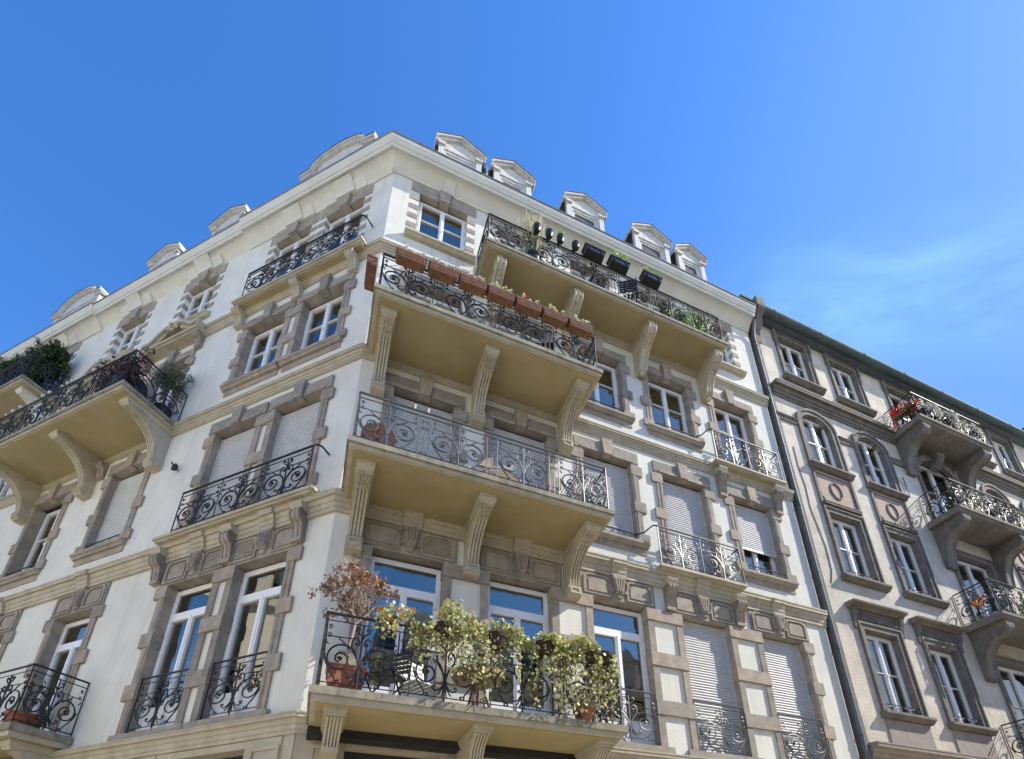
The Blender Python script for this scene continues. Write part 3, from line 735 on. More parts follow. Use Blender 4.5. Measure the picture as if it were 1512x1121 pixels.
def block_bracket(face, u, zs, dep, par, wd=.27):
    b = MB(face); h = wd / 2
    b.box(u - h, u + h, -.01, dep * .88, zs - .06, zs); b.box(u - h * .86, u + h * .86, -.01, dep * .84, zs - .10, zs - .06)
    cur = bez((dep * .80, zs - .10), (dep * .70, zs - .14), (dep * .62, zs - .24), (dep * .58, zs - .40), 8)
    b.prism_nz([(-.01, zs - .1)] + cur + [(dep * .52, zs - .43), (-.01, zs - .43)], u - h * .72, u + h * .72)
    off = [(n + .03, z - .012) for n, z in cur]
    for j in range(5):
        x = u - h * .72 + wd * .72 * j / 5 + .012
        for (a, c_, d_, e) in zip(cur, cur[1:], off[1:], off): b.prism_nz([a, c_, d_, e], x, x + wd * .72 / 5 * .55)
    b.box(u - h * .72, u + h * .72, dep * .4, dep * .58 + .035, zs - .45, zs - .395)
    b.build('bracket', 'cream', par)
for u in (.42, 2.22, 4.02): block_bracket("R", u, 3.92, 1.26, B2)
b = MB('R'); b.box(.13, 4.20, .0, .30, 3.80, 3.903); b.build('shadow_gap_strip', 'dark_box', B2)  # dark strip standing for the shadow gap between slab and belt
b = MB('R')                                    # little French balconies on the right
D3 = slab('R', 5.97, 8.09, .26, 7.985, .09, 'cream'); railing('R', D3, 5.97, 8.09, .26, 7.985, .93, inset=.03, m='iron_sunlit', sides=(0, 0), mod=1.03)
D4 = slab('R', 7.93, 10.06, .26, 11.485, .09, 'cream'); railing('R', D4, 7.95, 10.03, .26, 11.485, .93, inset=.03, m='iron_sunlit', sides=(0, 0), mod=1.03)
for D, ua, ub, zz in ((D3, 6.0, 8.06, 7.985), (D4, 7.98, 10.0, 11.485)):
    s = MB('R'); s.tube([(ua, .23, zz + .93), (ua - .08, .22, zz + .925), (ua - .16, .17, zz + .86), (ua - .22, .10, zz + .80), (ua - .42, .01, zz + .74)], .016, 6); s.build('handrail_end', 'iron', D)
    s = MB('R'); s.tube([(ub, .23, zz + .93), (ub, .02, zz + .93)], .016, 6); s.build('handrail_end', 'iron', D)
for u in (6.21, 7.90): small_console('R', u, 7.58, .47, .22, .22, D3, 'stone')
for u in (8.12, 9.80): small_console('R', u, 11.17, .58, .22, .22, D4, 'stone')
belt_bits = MB('R')
# left front
L3 = slab('L', .32, 3.93, .26, 8.02, .10, 'cream'); railing('L', L3, .46, 3.55, .26, 8.02, .93, inset=.03, sides=(0, 0), mod=1.02)
L5 = slab('L', .30, 3.93, .30, 14.80, .10, 'cream'); railing('L', L5, .43, 3.70, .30, 14.80, .90, inset=.03, sides=(0, 0), mod=1.06)
for D, n_, zz in ((L3, .23, 8.95), (L5, .27, 15.70)):
    s = MB('L'); ua = .46
    s.tube([(ua, n_, zz), (ua - .05, n_ - .01, zz), (ua - .11, n_ - .06, zz - .03), (ua - .13, .02, zz - .07)], .018, 6); s.build('handrail_end', 'iron', D)
for u in (.62, 2.12, 3.80):
    small_console('L', u, 7.66, .50, .22, .22, L3, 'stone'); small_console('L', u, 14.60, .42, .26, .22, L5, 'cream', None)
L4 = slab('L', 4.80, 9.70, 1.21, 11.47, .15); railing('L', L4, 4.83, 9.67, 1.21, 11.47, .97, gaps=(0, 1, 2, 3), mod=.96)
for u in (5.02, 7.22, 9.42): fluted_bracket('L', u, 11.32, 1.21, parent=L4, m='cream', dice=False, drop=1.08)
for u in (4.95, 6.95): small_console('L', u + .28 if u < 6 else u, 11.12, .36, .17, .2, L4, 'stone', None)
L2 = slab('L', 4.66, 9.9, .88, 4.40, .20); railing('L', L2, 4.70, 9.86, .88, 4.40, .98, mod=1.0)
for u in (4.95, 7.3, 9.6): fluted_bracket('L', u, 4.2, .88, parent=L2, m='cream', dice=False, drop=.5)
L5b = slab('L', 10.50, 15.5, .92, 14.82, .15); railing('L', L5b, 10.53, 15.47, .92, 14.82, .95)
for u in (10.85, 13.0, 15.2): fluted_bracket('L', u, 14.67, .92, parent=L5b, m='cornice', dice=False, drop=.8)
# forward breaks of the mouldings under the little balconies
for face, keys in (('R', [(c, 7.56, 7.93) for c in RC]), ('L', [(c, 7.56, 7.93) for c in LC])):
    for c, z0, z1 in keys:
        s = MB(face); s.prism_nz([(n + .045 if n > 0 else n, z) for n, z in mprof(z0 - .005, z1 - .03, .155)], c - .155, c + .155); s.build('moulding_block', 'cream', bld)

# ---------------- curved pediments over the big left balcony doors
def pediment(c, z, hw=1.02, dep=.27):
    s = MB('L')
    s.box(c - hw, c + hw, -.01, dep, z, z + .07); s.box(c - hw + .03, c + hw - .03, -.01, dep - .05, z - .05, z)
    half = [(hw, .07), (hw * .93, .30), (hw * .78, .27), (hw * .62, .33), (hw * .45, .50), (hw * .28, .60), (hw * .10, .64), (0, .65)]
    pts = [(c - x, z + y) for x, y in half] + [(c + x, z + y) for x, y in half[::-1][1:]]
    for (a, b_) in zip(pts, pts[1:]):
        s.prism_uz([a, b_, (b_[0] * .97 + c * .03, b_[1] - .10), (a[0] * .97 + c * .03, a[1] - .10)], -.01, dep + .02)
        s.prism_uz([(a[0] * .97 + c * .03, a[1] - .10), (b_[0] * .97 + c * .03, b_[1] - .10), (b_[0] * .94 + c * .06, b_[1] - .15), (a[0] * .94 + c * .06, a[1] - .15)], -.01, dep - .05)
    for sx in (-1, 1):                          # raking inner scroll stems
        s.tube([(c + sx * x, dep - .06, z + y) for x, y in bez((hw * .85, .08), (hw * .6, .12), (hw * .45, .30), (hw * .25, .42), 8)], .035, 6)
    p = s.build('pediment', 'cream', bld)
    o = MB('L')                                 # carved cluster at the crown
    for k in range(26):
        v = rnd_in(); o.ball(c + v.x * .17, dep + .0 + v.y * .05, z + .50 + v.z * .13, random.uniform(.03, .055), 6)
    o.build('carving', 'cream', p)
    t_ = MB('L'); t_.prism_uz([(c - hw * .8, z + .07), (c + hw * .8, z + .07), (c + hw * .35, z + .42), (c, z + .50), (c - hw * .35, z + .42)], -.01, .05); t_.build('tympanum', 'stone', p)
    for u in (c - hw + .13, c + hw - .13): small_console('L', u, z - .05, .36, .22, .2, p, 'stone', None)
pediment(5.98, 14.60); pediment(8.62, 14.60)
# downpipe and small wall hook
b = MB('R')
b.tube([(10.52, .09, 0), (10.52, .09, 17.35), (10.50, .14, 17.6), (10.42, .30, 17.85)], .042, 10)
for z in range(1, 18, 2): b.tube([(10.52, .09, z), (10.52, .09, z + .05)], .052, 10)
b.build('downpipe', 'slate_blue', bld)
b = MB('L')
b.tube([(4.34, .0, 10.03), (4.34, .10, 10.06), (4.36, .13, 10.12), (4.40, .12, 10.18), (4.43, .10, 10.15)], .012, 6); b.taper_uz([(4.27, 9.98), (4.35, 9.98), (4.35, 10.08), (4.27, 10.08)], .05, [(4.26, 9.96), (4.37, 9.96), (4.37, 10.1), (4.26, 10.1)], .12)
b.build('lamp_hook', 'iron', bld)

# ================================================================== NEIGHBOURING BUILDING
NU0, NU1 = 10.62, 25.2
nb = tag(empty('neighbouring_apartment_building', W('R', NU0, 0, 0), AZR), 'weathered beige apartment building with green gutter, right of the white corner building', 'building')
NC = [(12.2, 1.10), (14.36, 1.10), (17.3, 1.75), (20.3, 1.10), (22.45, 1.10)]
nop = []
def nb_arch(c, hw, zs, r, k=12): return [(c + hw * cos(a), zs + r * sin(a)) for a in [pi * i / k for i in range(k + 1)]]
def nb_window(c, w, z0, z1, d=.11, arch=False, hood=None, ears=False, sill=True, bars=(.52,), cur=0, doors=False):
    win = joinery('R', c, w, z0, z1 - .02, d, nb, bar=False, bars=bars, curtain=cur, doors=doors)
    u0, u1 = c - w / 2, c + w / 2; s = MB('R')
    nop.append((u0, u1, z0 - .01, z1))
    jw = .17
    if arch:
        zs = z1 - .42
        s.box(u0 - jw, u0, -.3, .04, z0 - .02, zs); s.box(u1, u1 + jw, -.3, .04, z0 - .02, zs)
        s.box(u0 - jw - .04, u0 - jw + .03, 0, .065, z0 - .02, zs + .02); s.box(u1 + jw - .03, u1 + jw + .04, 0, .065, z0 - .02, zs + .02)
        outer = nb_arch(c, w / 2 + jw, zs, .42 + jw * .9); inner = nb_arch(c, w / 2, zs, .41)
        for (a, b_, e, h) in zip(outer, outer[1:], inner[1:], inner): s.prism_uz([a, b_, e, h], -.3, .04)
        o2 = nb_arch(c, w / 2 + jw + .04, zs + .02, .46 + jw * .9); i2 = nb_arch(c, w / 2 + jw - .03, zs + .0, .41 + jw * .8)
        for (a, b_, e, h) in zip(o2, o2[1:], i2[1:], i2): s.prism_uz([a, b_, e, h], .0, .07)
        # masonry between arch and the square opening corner
        for sx in (-1, 1):
            arcp = [(u, z) for u, z in inner if (u - c) * sx >= -1e-6]
            s.prism_uz(arcp + [(c + sx * 0, z1 + .0), (c + sx * w / 2, z1)] if sx > 0 else [(c + sx * w / 2, z1)] + [(c, z1)] + arcp, -.3, -.02) if False else None
    else:
        s.box(u0 - jw, u0, -.3, .04, z0 - .02, z1); s.box(u1, u1 + jw, -.3, .04, z0 - .02, z1)
        s.box(u0 - jw, u1 + jw, -.3, .04, z1, z1 + .17)
        s.box(u0 - jw - .0, u0 - jw + .05, .04, .07, z0 - .02, z1 + .17); s.box(u1 + jw - .05, u1 + jw, .04, .07, z0 - .02, z1 + .17); s.box(u0 - jw + .05, u1 + jw - .05, .04, .07, z1 + .12, z1 + .17)
    if ears:
        for x in (u0 - jw - .03, u1 + jw - .05):
            e_ = MB('R'); e_.prism_nz([(-.01, z1 + .17), (.10, z1 + .17), (.10, z1 - .2), (.07, z1 - .28), (.02, z1 - .30), (-.01, z1 - .30)], x, x + .08); e_.build('ear', 'nb_stone', win)
        e_ = MB('R'); e_.tube([(c + x, -.10, z1 + z) for x, z in bez((-.28, -.02), (-.1, -.07), (.1, -.07), (.28, -.02), 6)], .022, 5); e_.build('lambrequin', 'nb_stone', win)
    s.build('stone_surround', 'nb_stone', win)
    if hood:
        h = MB('R'); a, e = u0 - .36, u1 + .36
        h.prism_nz([(-.01, hood - .12), (.10, hood - .12), (.13, hood - .07), (.24, hood - .045), (.25, hood), (-.01, hood + .03)], a, e)
        h.box(a + .12, e - .12, -.01, .055, z1 + .17, hood - .12); h.ring_uz([(a + .25, z1 + .22), (e - .25, z1 + .22), (e - .25, hood - .17), (a + .25, hood - .17)], [(a + .29, z1 + .26), (e - .29, z1 + .26), (e - .29, hood - .21), (a + .29, hood - .21)], .055, .08)
        for x in (a + .08, e - .20): h.prism_nz([(-.01, hood - .12), (.14, hood - .12), (.12, hood - .30), (.06, hood - .40), (.05, hood - .62), (-.01, hood - .66)], x, x + .12)
        h.build('hood_moulding', 'nb_stone', win)
    if sill:
        h = MB('R'); h.prism_nz([(-.3, z0 + .01), (.17, z0 - .01), (.17, z0 - .07), (.12, z0 - .10), (.08, z0 - .15), (-.01, z0 - .15)], u0 - .24, u1 + .24)
        h.build('sill', 'nb_stone', win)
    return win
for i, (c, w) in enumerate(NC):
    mid = i == 2
    nb_window(c, w, 15.5 if mid else 16.30, 18.18, ears=True, sill=not mid, cur=1 if i == 1 else 0, doors=mid)
    wA = nb_window(c, w, 12.2 if mid else 12.86, 14.92, arch=not mid, sill=not mid, cur=1 if i == 0 else 0, doors=mid)
    wM = nb_window(c, w, 8.7 if mid else 9.22, 11.24, d=.13, sill=not mid, cur=1 if i != 1 else 0, doors=mid)
    wN = nb_window(c, w, 4.95 if mid else 5.70, 7.78, d=.13, hood=None if mid else 8.40, sill=not mid, cur=3 if i == 1 else 1, doors=mid)
    if not mid:
        # sunk panel with an oval between the storeys
        p = MB('R'); u0, u1 = c - w / 2 - .1, c + w / 2 + .1
        p.box(u0, u1, -.01, .012, 11.52, 12.66); o = p.build('spandrel_panel', 'nb_pink', nb)
        q = MB('R')
        oct_ = [(u0 + .10, 11.62), (u1 - .10, 11.62), (u1 - .10, 11.70), (u1 - .02, 11.78), (u1 - .02, 12.42), (u1 - .10, 12.50), (u1 - .10, 12.58), (u0 + .10, 12.58), (u0 + .10, 12.50), (u0 + .02, 12.42), (u0 + .02, 11.78), (u0 + .10, 11.70)]
        q.tube([(u, .015, z) for u, z in oct_], .018, 4, closed=True)
        q.tube([(c + .20 * cos(a), .02, 12.10 + .27 * sin(a)) for a in [2 * pi * j / 24 for j in range(24)]], .028, 5, closed=True)
        q.box(u0 - .09, u0 - .0, -.01, .05, 11.43, 12.72); q.box(u1, u1 + .09, -.01, .05, 11.43, 12.72)
        for zz in (11.46, 11.53): q.box(u0 - .02, u1 + .02, -.01, .10, zz, zz + .035)
        q.build('panel_moulding', 'nb_stone', o)
        for wn, zz in ((wM, 9.24), (wN, 5.72)):
            b = MB('R'); b.tube([(c - w / 2, .0, zz + .20), (c + w / 2, .0, zz + .20)], .013, 5); b.tube([(c - w / 2, .0, zz + .04), (c + w / 2, .0, zz + .04)], .010, 5)
            for sx in (-1, 1):
                for j in range(2): b.tube([(c + sx * (w * .22 * j + .12) + x, 0, zz + z) for x, z in spiral(0, .12, .07, .012, 0, 420, 10)], .007, 4)
            b.build('low_rail', 'iron', wn)
        # apron below the lowest sill
        q = MB('R'); q.box(c - w / 2 - .14, c + w / 2 + .14, -.01, .03, 4.98, 5.54); q.build('apron', 'nb_light_stone', nb)
    else:
        k = MB('R')                            # segmental arch hood with keystone under the balconies
        outer = [(c + 1.12 * cos(a), 14.25 + .95 * sin(a)) for a in [pi * j / 16 for j in range(17)]]; inner = [(c + .92 * cos(a), 14.25 + .72 * sin(a)) for a in [pi * j / 16 for j in range(17)]]
        for (a, b_, e, h) in zip(outer, outer[1:], inner[1:], inner): k.prism_uz([a, b_, e, h], -.01, .10)
        k.tube([(c, n, z) for n, z in bez((.1, 14.85), (.25, 14.9), (.32, 15.0), (.22, 15.15), 6)], .14, 8)
        k.box(c - .12, c + .12, -.01, .16, 14.65, 15.1); k.build('arch_moulding', 'nb_stone', nb)
b = MB('R'); zs_all = sorted({0.0, 18.47, *[o[2] for o in nop], *[o[3] for o in nop]}); us_all = sorted({NU0, NU1, *[o[0] for o in nop], *[o[1] for o in nop]})
for u0, u1 in zip(us_all, us_all[1:]):
    for z0, z1 in zip(zs_all, zs_all[1:]):
        if any(o[0] < (u0 + u1) / 2 < o[1] and o[2] < (z0 + z1) / 2 < o[3] for o in nop): continue
        b.quad((u0, 0, z0), (u1, 0, z0), (u1, 0, z1), (u0, 0, z1))
b.quad((NU0, 0, 0), (NU0, -9, 0), (NU0, -9, 19.5), (NU0, 0, 18.46)); b.quad((NU1, 0, 0), (NU1, -9, 0), (NU1, -9, 19.5), (NU1, 0, 18.46)); b.quad((NU0, -9, 0), (NU1, -9, 0), (NU1, -9, 19.5), (NU0, -9, 19.5))
b.build('wall', 'nb_plaster', nb, fix=False)
b = MB('R')                                     # corners of the arched openings filled by masonry
for i, (c, w) in enumerate(NC):
    if i == 2: continue
    zs = 14.50; inner = nb_arch(c, w / 2, zs, .41)
    for (a, e) in zip(inner, inner[1:]): b.prism_uz([a, e, (e[0], 14.93), (a[0], 14.93)], -.3, -.005)
b.build('arch_spandrel', 'nb_plaster', nb)
b = MB('R'); b.box(NU0 - .03, NU0 + .12, -.3, .05, 0, 18.2); b.build('quoin_strip', 'nb_stone', nb)
def nbelt(name, z0, z1, n1, m, u0=NU0 + .12, u1=NU1, n0=.04):
    b = MB('R'); b.prism_nz(mprof(z0, z1, n1, n0), u0, u1); return b.build(name, m, nb)
nbelt('belt_course', 15.20, 15.62, .24, 'nb_stone', 10.78)
nbelt('belt_course', 4.55, 4.90, .26, 'nb_light_stone')
for a, e in ((NU0, 11.45), (12.95, 13.60), (15.1, 16.0), (18.6, 19.55), (21.05, 21.70), (23.2, NU1)): nbelt('string_course', 14.24, 14.42, .09, 'nb_stone', a + .02, e)
b = MB('R'); b.prism_nz([(-.01, 18.42), (.03, 18.42), (.05, 18.45), (.24, 18.50), (.24, 18.62), (-.01, 18.62)], NU0, NU1); b.build('eaves_board', 'slate_blue', nb)
b = MB('R'); b.tube([(NU0, .34, 18.52), (NU1, .34, 18.52)], .125, 12)
for k in range(8): b.tube([(NU0 + .6 + k * 1.9, .34, 18.52), (NU0 + .65 + k * 1.9, .34, 18.52)], .135, 12)
b.build('gutter', 'copper_green', nb)
b = MB('R'); b.quad((NU0, .33, 18.62), (NU1, .33, 18.62), (NU1, -3.5, 21.2), (NU0, -3.5, 21.2)); b.quad((NU0, -3.5, 21.2), (NU1, -3.5, 21.2), (NU1, -9, 19.5), (NU0, -9, 19.5)); b.build('roof', 'slate', nb, fix=False)
b = MB('R'); b.box(10.56, 10.86, -.3, .46, 18.46, 18.86); b.prism_nz([(-.3, 18.50), (.42, 18.50), (.46, 18.38), (.30, 18.20), (.26, 17.95), (.10, 17.80), (.06, 17.35), (-.3, 17.35)], 10.60, 10.82); b.build('kneeler_stone', 'nb_stone', nb)
b = MB('R'); b.box(24.6, 25.2, -.4, .35, 18.3, 19.2); b.box(24.3, 25.3, -.5, .3, 19.2, 19.3); b.build('chimney', 'slate_blue', nb)
b = MB('R'); b.box(15.4, 17.2, .30, .60, 18.66, 18.70); b.build('roof_hatch', 'old_white_paint', nb) if False else None
def nb_bracket(u, zs, dep, par, drop=1.35, wd=.34):
    b = MB('R'); h = wd / 2; D = dep * .92
    cur = bez((D, zs - .16), (D * .96, zs - .34), (D * .80, zs - .36), (D * .62, zs - .38), 6) + bez((D * .62, zs - .38), (D * .34, zs - .46), (.16, zs - .75), (.10, zs - drop), 10)[1:]
    b.prism_nz([(-.01, zs), (D, zs)] + cur + [(-.01, zs - drop)], u - h, u + h)
    for s in (-1, 1): b.tube([(u + s * h, n, z) for n, z in cur], .028, 5)
    b.build('bracket', 'nb_stone', par)
def nb_balcony(u0, u1, dep, zt, rail=True):
    b = MB('R'); b.prism_nz([(-.01, zt), (dep, zt), (dep, zt - .08), (dep - .05, zt - .10), (dep - .07, zt - .17), (dep - .12, zt - .19), (-.01, zt - .19)], u0, u1)
    o = b.build('balcony', 'nb_stone', nb)
    for u in (u0 + .30, u1 - .30): nb_bracket(u, zt - .19, dep, o)
    railing('R', o, u0 + .02, u1 - .02, dep, zt, .98, m='iron', mod=.85, density=1.15)
    return o
NB5 = nb_balcony(15.62, 19.05, .96, 15.52); NB4 = nb_balcony(15.78, 18.95, .92, 12.10); NB3 = nb_balcony(15.60, 19.05, .95, 8.62); NB2 = nb_balcony(15.55, 19.05, .95, 4.90)
s = MB('R')
for zz, dd in ((16.50, .91), (13.08, .87), (9.60, .90)): pass

# ================================================================== THINGS ON THE BALCONIES
def copy_tree(o, loc, extra=None):
    c = o.copy(); COL.objects.link(c); c.location = loc
    for ch in list(o.children):
        k = ch.copy(); COL.objects.link(k); k.parent = c
        for g2 in list(ch.children):
            q = g2.copy(); COL.objects.link(q); q.parent = k
    return c
# --- brown plastic flower boxes hung on the fourth floor railing
def flower_box(u, ln=.52, n=1.225, z=12.22, m='brown_plastic'):
    rt = thing('flower_box', None, 'flower box', 'R', u, n, z)
    b = MB('R', (u, n, z)); w0, w1, h = .125, .165, .19
    b.taper_uz([(-ln / 2 + .02, 0), (ln / 2 - .02, 0), (ln / 2, h), (-ln / 2, h)], 0, [(-ln / 2 + .02, 0), (ln / 2 - .02, 0), (ln / 2, h), (-ln / 2, h)], w1)
    b.box(-ln / 2 - .008, ln / 2 + .008, -.004, w1 + .012, h - .03, h + .006)
    for zz in (.045, .085, .125): b.box(-ln / 2 + .05, ln / 2 - .05, w1, w1 + .008, zz, zz + .022)
    for x in (-ln / 2 + .03, ln / 2 - .045): b.box(x, x + .015, w1, w1 + .010, .02, h - .03)
    b.build('box', m, rt)
    s = MB('R', (u, n, z)); s.box(-ln / 2 + .02, ln / 2 - .02, .015, w1 - .012, h, h + .012); s.build('soil', 'soil', rt)
    return rt
fb = [(.565, 'terracotta brown flower box nearest the building corner, front rail of the fourth floor balcony', 'petal_white', 3, 0),
      (1.14, 'second brown flower box from the corner on the fourth floor front rail, one white bloom', 'petal_white', 2, 1),
      (1.70, 'third brown flower box from the corner on the front rail, almost bare soil', 'petal_white', 1, 2),
      (2.24, 'middle one of seven brown flower boxes on the rail, with cream blossom', 'petal_yellow', 6, 0),
      (2.79, 'brown flower box with a single red flower on the rail', 'petal_red', 2, 0),
      (3.34, 'brown flower box with one big yellowish bloom, sixth from the corner', 'petal_yellow', 3, 1),
      (3.89, 'rightmost brown flower box on the rail, with several pale upright blooms', 'petal_white', 7, 3)]
p0 = None
for u, lab, pm, nf, seed in fb:
    if p0 is None: p0 = flower_box(u); r = p0
    else: r = copy_tree(p0, W('R', u, 1.225, 12.22))
    tag(r, lab, 'flower box', 'brown flower boxes hung on the fourth floor railing')
    random.seed(int(u * 100)); f = MB('R', (u, 1.225, 12.22)); g2 = MB('R', (u, 1.225, 12.22))
    for k in range(nf):
        x, h = random.uniform(-.2, .2), random.uniform(.10, .17); y = random.uniform(.10, .15)
        g2.tube([(x, y, .19), (x + .01, y, .19 + h)], .004, 4)
        f = MB('R', (u, 1.225, 12.22))
        for q in range(7): f.leaf((x + random.gauss(0, .012), y + random.gauss(0, .012), .19 + h + random.gauss(0, .014)), .06, asp=.9)
        f.build('flower', pm, r, fix=False)
        for q in range(5): g2.leaf((x + random.gauss(0, .03), y + random.gauss(0, .02), .20 + random.uniform(0, h)), .05)
    g2.build('leaves', 'leaf_green', r, fix=False)
# the box on the short side rail
rt = thing('flower_box', 'brown flower box hung alone on the short left side rail', 'flower box', 'R', -.06, .83, 12.22, 'brown flower boxes hung on the fourth floor railing')
b = MB('R', (-.06, .83, 12.22)); b.prism_nz([(-.24, 0), (.24, 0), (.26, .19), (-.26, .19)], -.09, .075); b.box(-.10, .08, -.268, .268, .165, .196)
for zz in (.045, .085, .125): b.box(-.098, -.09, -.20, .20, zz, zz + .022)
b.build('box', 'brown_plastic', rt); b = MB('R', (-.06, .83, 12.22)); b.box(-.08, .06, -.24, .24, .196, .205); b.build('soil', 'soil', rt)

# --- fifth floor balcony: black pots and boxes
def sprigs(mb, x0, x1, y, z, n, h, lean=.04, size=.045, bush=5):
    for k in range(n):
        x = random.uniform(x0, x1); hh = h * random.uniform(.5, 1.1); lx = random.gauss(0, lean); ly = random.gauss(0, lean)
        pts = [(x, y, z), (x + lx * .5, y + ly * .5, z + hh * .6), (x + lx, y + ly, z + hh)]
        mb.tube(pts, .003, 3)
        for q in range(bush):
            f = random.uniform(.3, 1); mb.leaf((x + lx * f + random.gauss(0, .012), y + ly * f, z + hh * f), size * random.uniform(.6, 1.3))
for u, lab, gm, hh in ((3.16, 'leftmost round black pot on the top railing, below the straw coloured grasses', 'leaf_straw', .12), (3.46, 'small round black pot, second from the left on the top railing', 'leaf_grey', .07),
                       (3.74, 'round black pot with a little yellow green tuft on the top railing', 'leaf_bright', .10), (4.12, 'round empty black pot just left of the black window boxes', None, 0)):
    rt = thing('round_planter', lab, 'plant pot', 'R', u, 1.0, 15.72, 'black pots and boxes on the fifth floor railing')
    b = MB('R', (u, 1.0, 15.72)); b.lathe(0, 0, [(.02, .0), (.060, .01), (.085, .08), (.088, .14), (.080, .19), (.088, .20), (.078, .205), (.072, .18)], 18); b.build('pot', 'black_plastic', rt)
    b = MB('R', (u, 1.0, 15.72)); b.box(-.03, .03, -.13, -.10, .05, .22); b.build('hanger', 'black_plastic', rt)
    if gm:
        f = MB('R', (u, 1.0, 15.72)); sprigs(f, -.06, .06, .02, .18, 14, hh * 2.2, .04, .045); f.build('leaves', gm, rt, fix=False)
for u, lab, hh in ((4.58, 'black window box nearest the round pots, few green shoots', .06), (5.24, 'middle black window box on the top railing, bushy with green herbs', .20), (6.14, 'rightmost black window box on the top railing, standing apart from the others', .13)):
    rt = thing('window_box', lab, 'window box', 'R', u, .92, 15.70, 'black pots and boxes on the fifth floor railing')
    b = MB('R', (u, .92, 15.70)); b.taper_uz([(-.24, 0), (.24, 0), (.26, .20), (-.26, .20)], .0, [(-.23, .02), (.23, .02), (.26, .20), (-.26, .20)], .20); b.box(-.27, .27, -.005, .215, .17, .205); b.box(-.17, -.15, .20, .22, .03, .2); b.box(.15, .17, .20, .22, .03, .2); b.build('box', 'black_plastic', rt)
    f = MB('R', (u, .92, 15.70)); sprigs(f, -.20, .25, .15, .19, 34 if hh > .1 else 9, hh * 1.6 + .06, .06, .055, 6); f.build('leaves', 'leaf_bright', rt, fix=False)
random.seed(11)
rt = thing('grass_plant', 'tall pale straw coloured grass plant rising over the left end of the top railing', 'plant', 'R', 3.15, .74, 14.84)
b = MB('R', (3.15, .74, 14.84)); pot(b, 0, 0, 0, .19, .30); b.build('pot', 'black_plastic', rt)
f = MB('R', (3.15, .74, 14.84))
for k in range(260):
    a = random.uniform(0, 2 * pi); r = random.uniform(.0, .40); h = random.uniform(.6, 1.75)
    x, y = r * cos(a), r * sin(a) * .7; f.tube([(x * .25, y * .25, .25), (x * .6, y * .6, h * .6), (x, y, h)], .004, 3)
    for q in range(6):
        t_ = random.uniform(.45, 1); f.leaf((x * t_ + random.gauss(0, .02), y * t_ + random.gauss(0, .02), h * t_), random.uniform(.045, .08), asp=.5)
f.build('foliage', 'leaf_straw', rt, fix=False)
for u, lab, rr, m_ in ((6.85, 'leafy green bush behind the top railing, left one of the pair near its right end', .42, 'leaf_green'), (7.62, 'bright yellow green bush behind the right end of the top railing', .40, 'leaf_bright')):
    rt = thing('potted_bush', lab, 'bush', 'R', u, .62, 14.84, 'bushes behind the top railing')
    b = MB('R', (u, .62, 14.84)); pot(b, 0, 0, 0, .18, .28); b.build('pot', 'black_plastic', rt)
    f = MB('R', (u, .62, 14.84)); foliage(f, (0, 0, .58), (rr, .22, .48), 1300, .075, 18, jitter=.45)
    for k in range(8): f.tube([(0, 0, .2), (random.gauss(0, .15), random.gauss(0, .1), .8)], .008, 4)
    f.build('foliage', m_, rt, fix=False)

# --- chairs and tables
def chair(u, n, z, ang, m, lab, folded=False):
    base = W('R', u, n, z); rt = tag(empty('balcony_chair', base, AZR + ang), lab, 'chair', 'chairs on the balconies')
    Mx = Matrix.Translation(base) @ Matrix.Rotation(AZR + ang, 4, 'Z')
    def mk(name, boxes, tubes=()):
        b = MB('W')
        for x0, x1, y0, y1, z0, z1 in boxes: b.box(x0, x1, y0, y1, z0, z1)
        for pts, r in tubes: b.tube(pts, r, 6)
        b.v = [Mx @ v for v in b.v]; return b.build(name, m, rt)
    mk('seat', [(-.21 + i * .085, -.145 + i * .085, -.2, .2, .43, .45) for i in range(5)])
    mk('backrest', [(-.20, .20, .19 + i * .012, .21 + i * .012, .55 + i * .075, .60 + i * .075) for i in range(5)], [([(-.22, .17, .43), (-.22, .26, .95)], .014), ([(.22, .17, .43), (.22, .26, .95)], .014)])
    for sx in (-.2, .2):
        for y0, y1 in ((-.18, .22), (.18, -.22)): mk('leg', [], [([(sx, y0, .43), (sx, y1, 0)], .013)])
    return rt
chair(1.45, .55, 4.09, .5, 'white_plastic', 'white slatted chair behind the railing of the ivy balcony')
chair(.98, .75, 4.09, -.7, 'black_plastic', 'dark slatted chair beside the potted tree on the ivy balcony')
chair(4.75, .62, 14.84, .3, 'black_plastic', 'dark chair in the middle of the top right balcony, behind the black boxes')
chair(5.7, .62, 14.84, 2.6, 'black_plastic', 'dark chair right of the middle of the top right balcony')
chair(1.9, .85, 11.48, 1.2, 'white_plastic', 'white slatted chair behind the railing under the brown flower boxes')
chair(3.3, .85, 11.48, -.4, 'black_plastic', 'dark chair behind the right half of the flower box railing')
rt = thing('round_table', 'round tan wicker table behind the ivy railing, between the first two glass doors', 'table', 'R', 2.25, .60, 4.09)
b = MB('R', (2.25, .60, 4.09)); b.lathe(0, 0, [(.36, .66), (.38, .70), (.38, .73), (.02, .735)], 28); b.build('tabletop', 'wicker', rt)
for k in range(3):
    b = MB('R', (2.25, .60, 4.09)); a = k * 2.1; b.tube([(.05 * cos(a), .05 * sin(a), .68), (.26 * cos(a), .26 * sin(a), 0)], .018, 6); b.build('leg', 'wood', rt)
rt = thing('wooden_cabinet', 'brown wooden cabinet with rounded side at the left end of the third floor balcony', 'cabinet', 'R', .46, .70, 7.96)
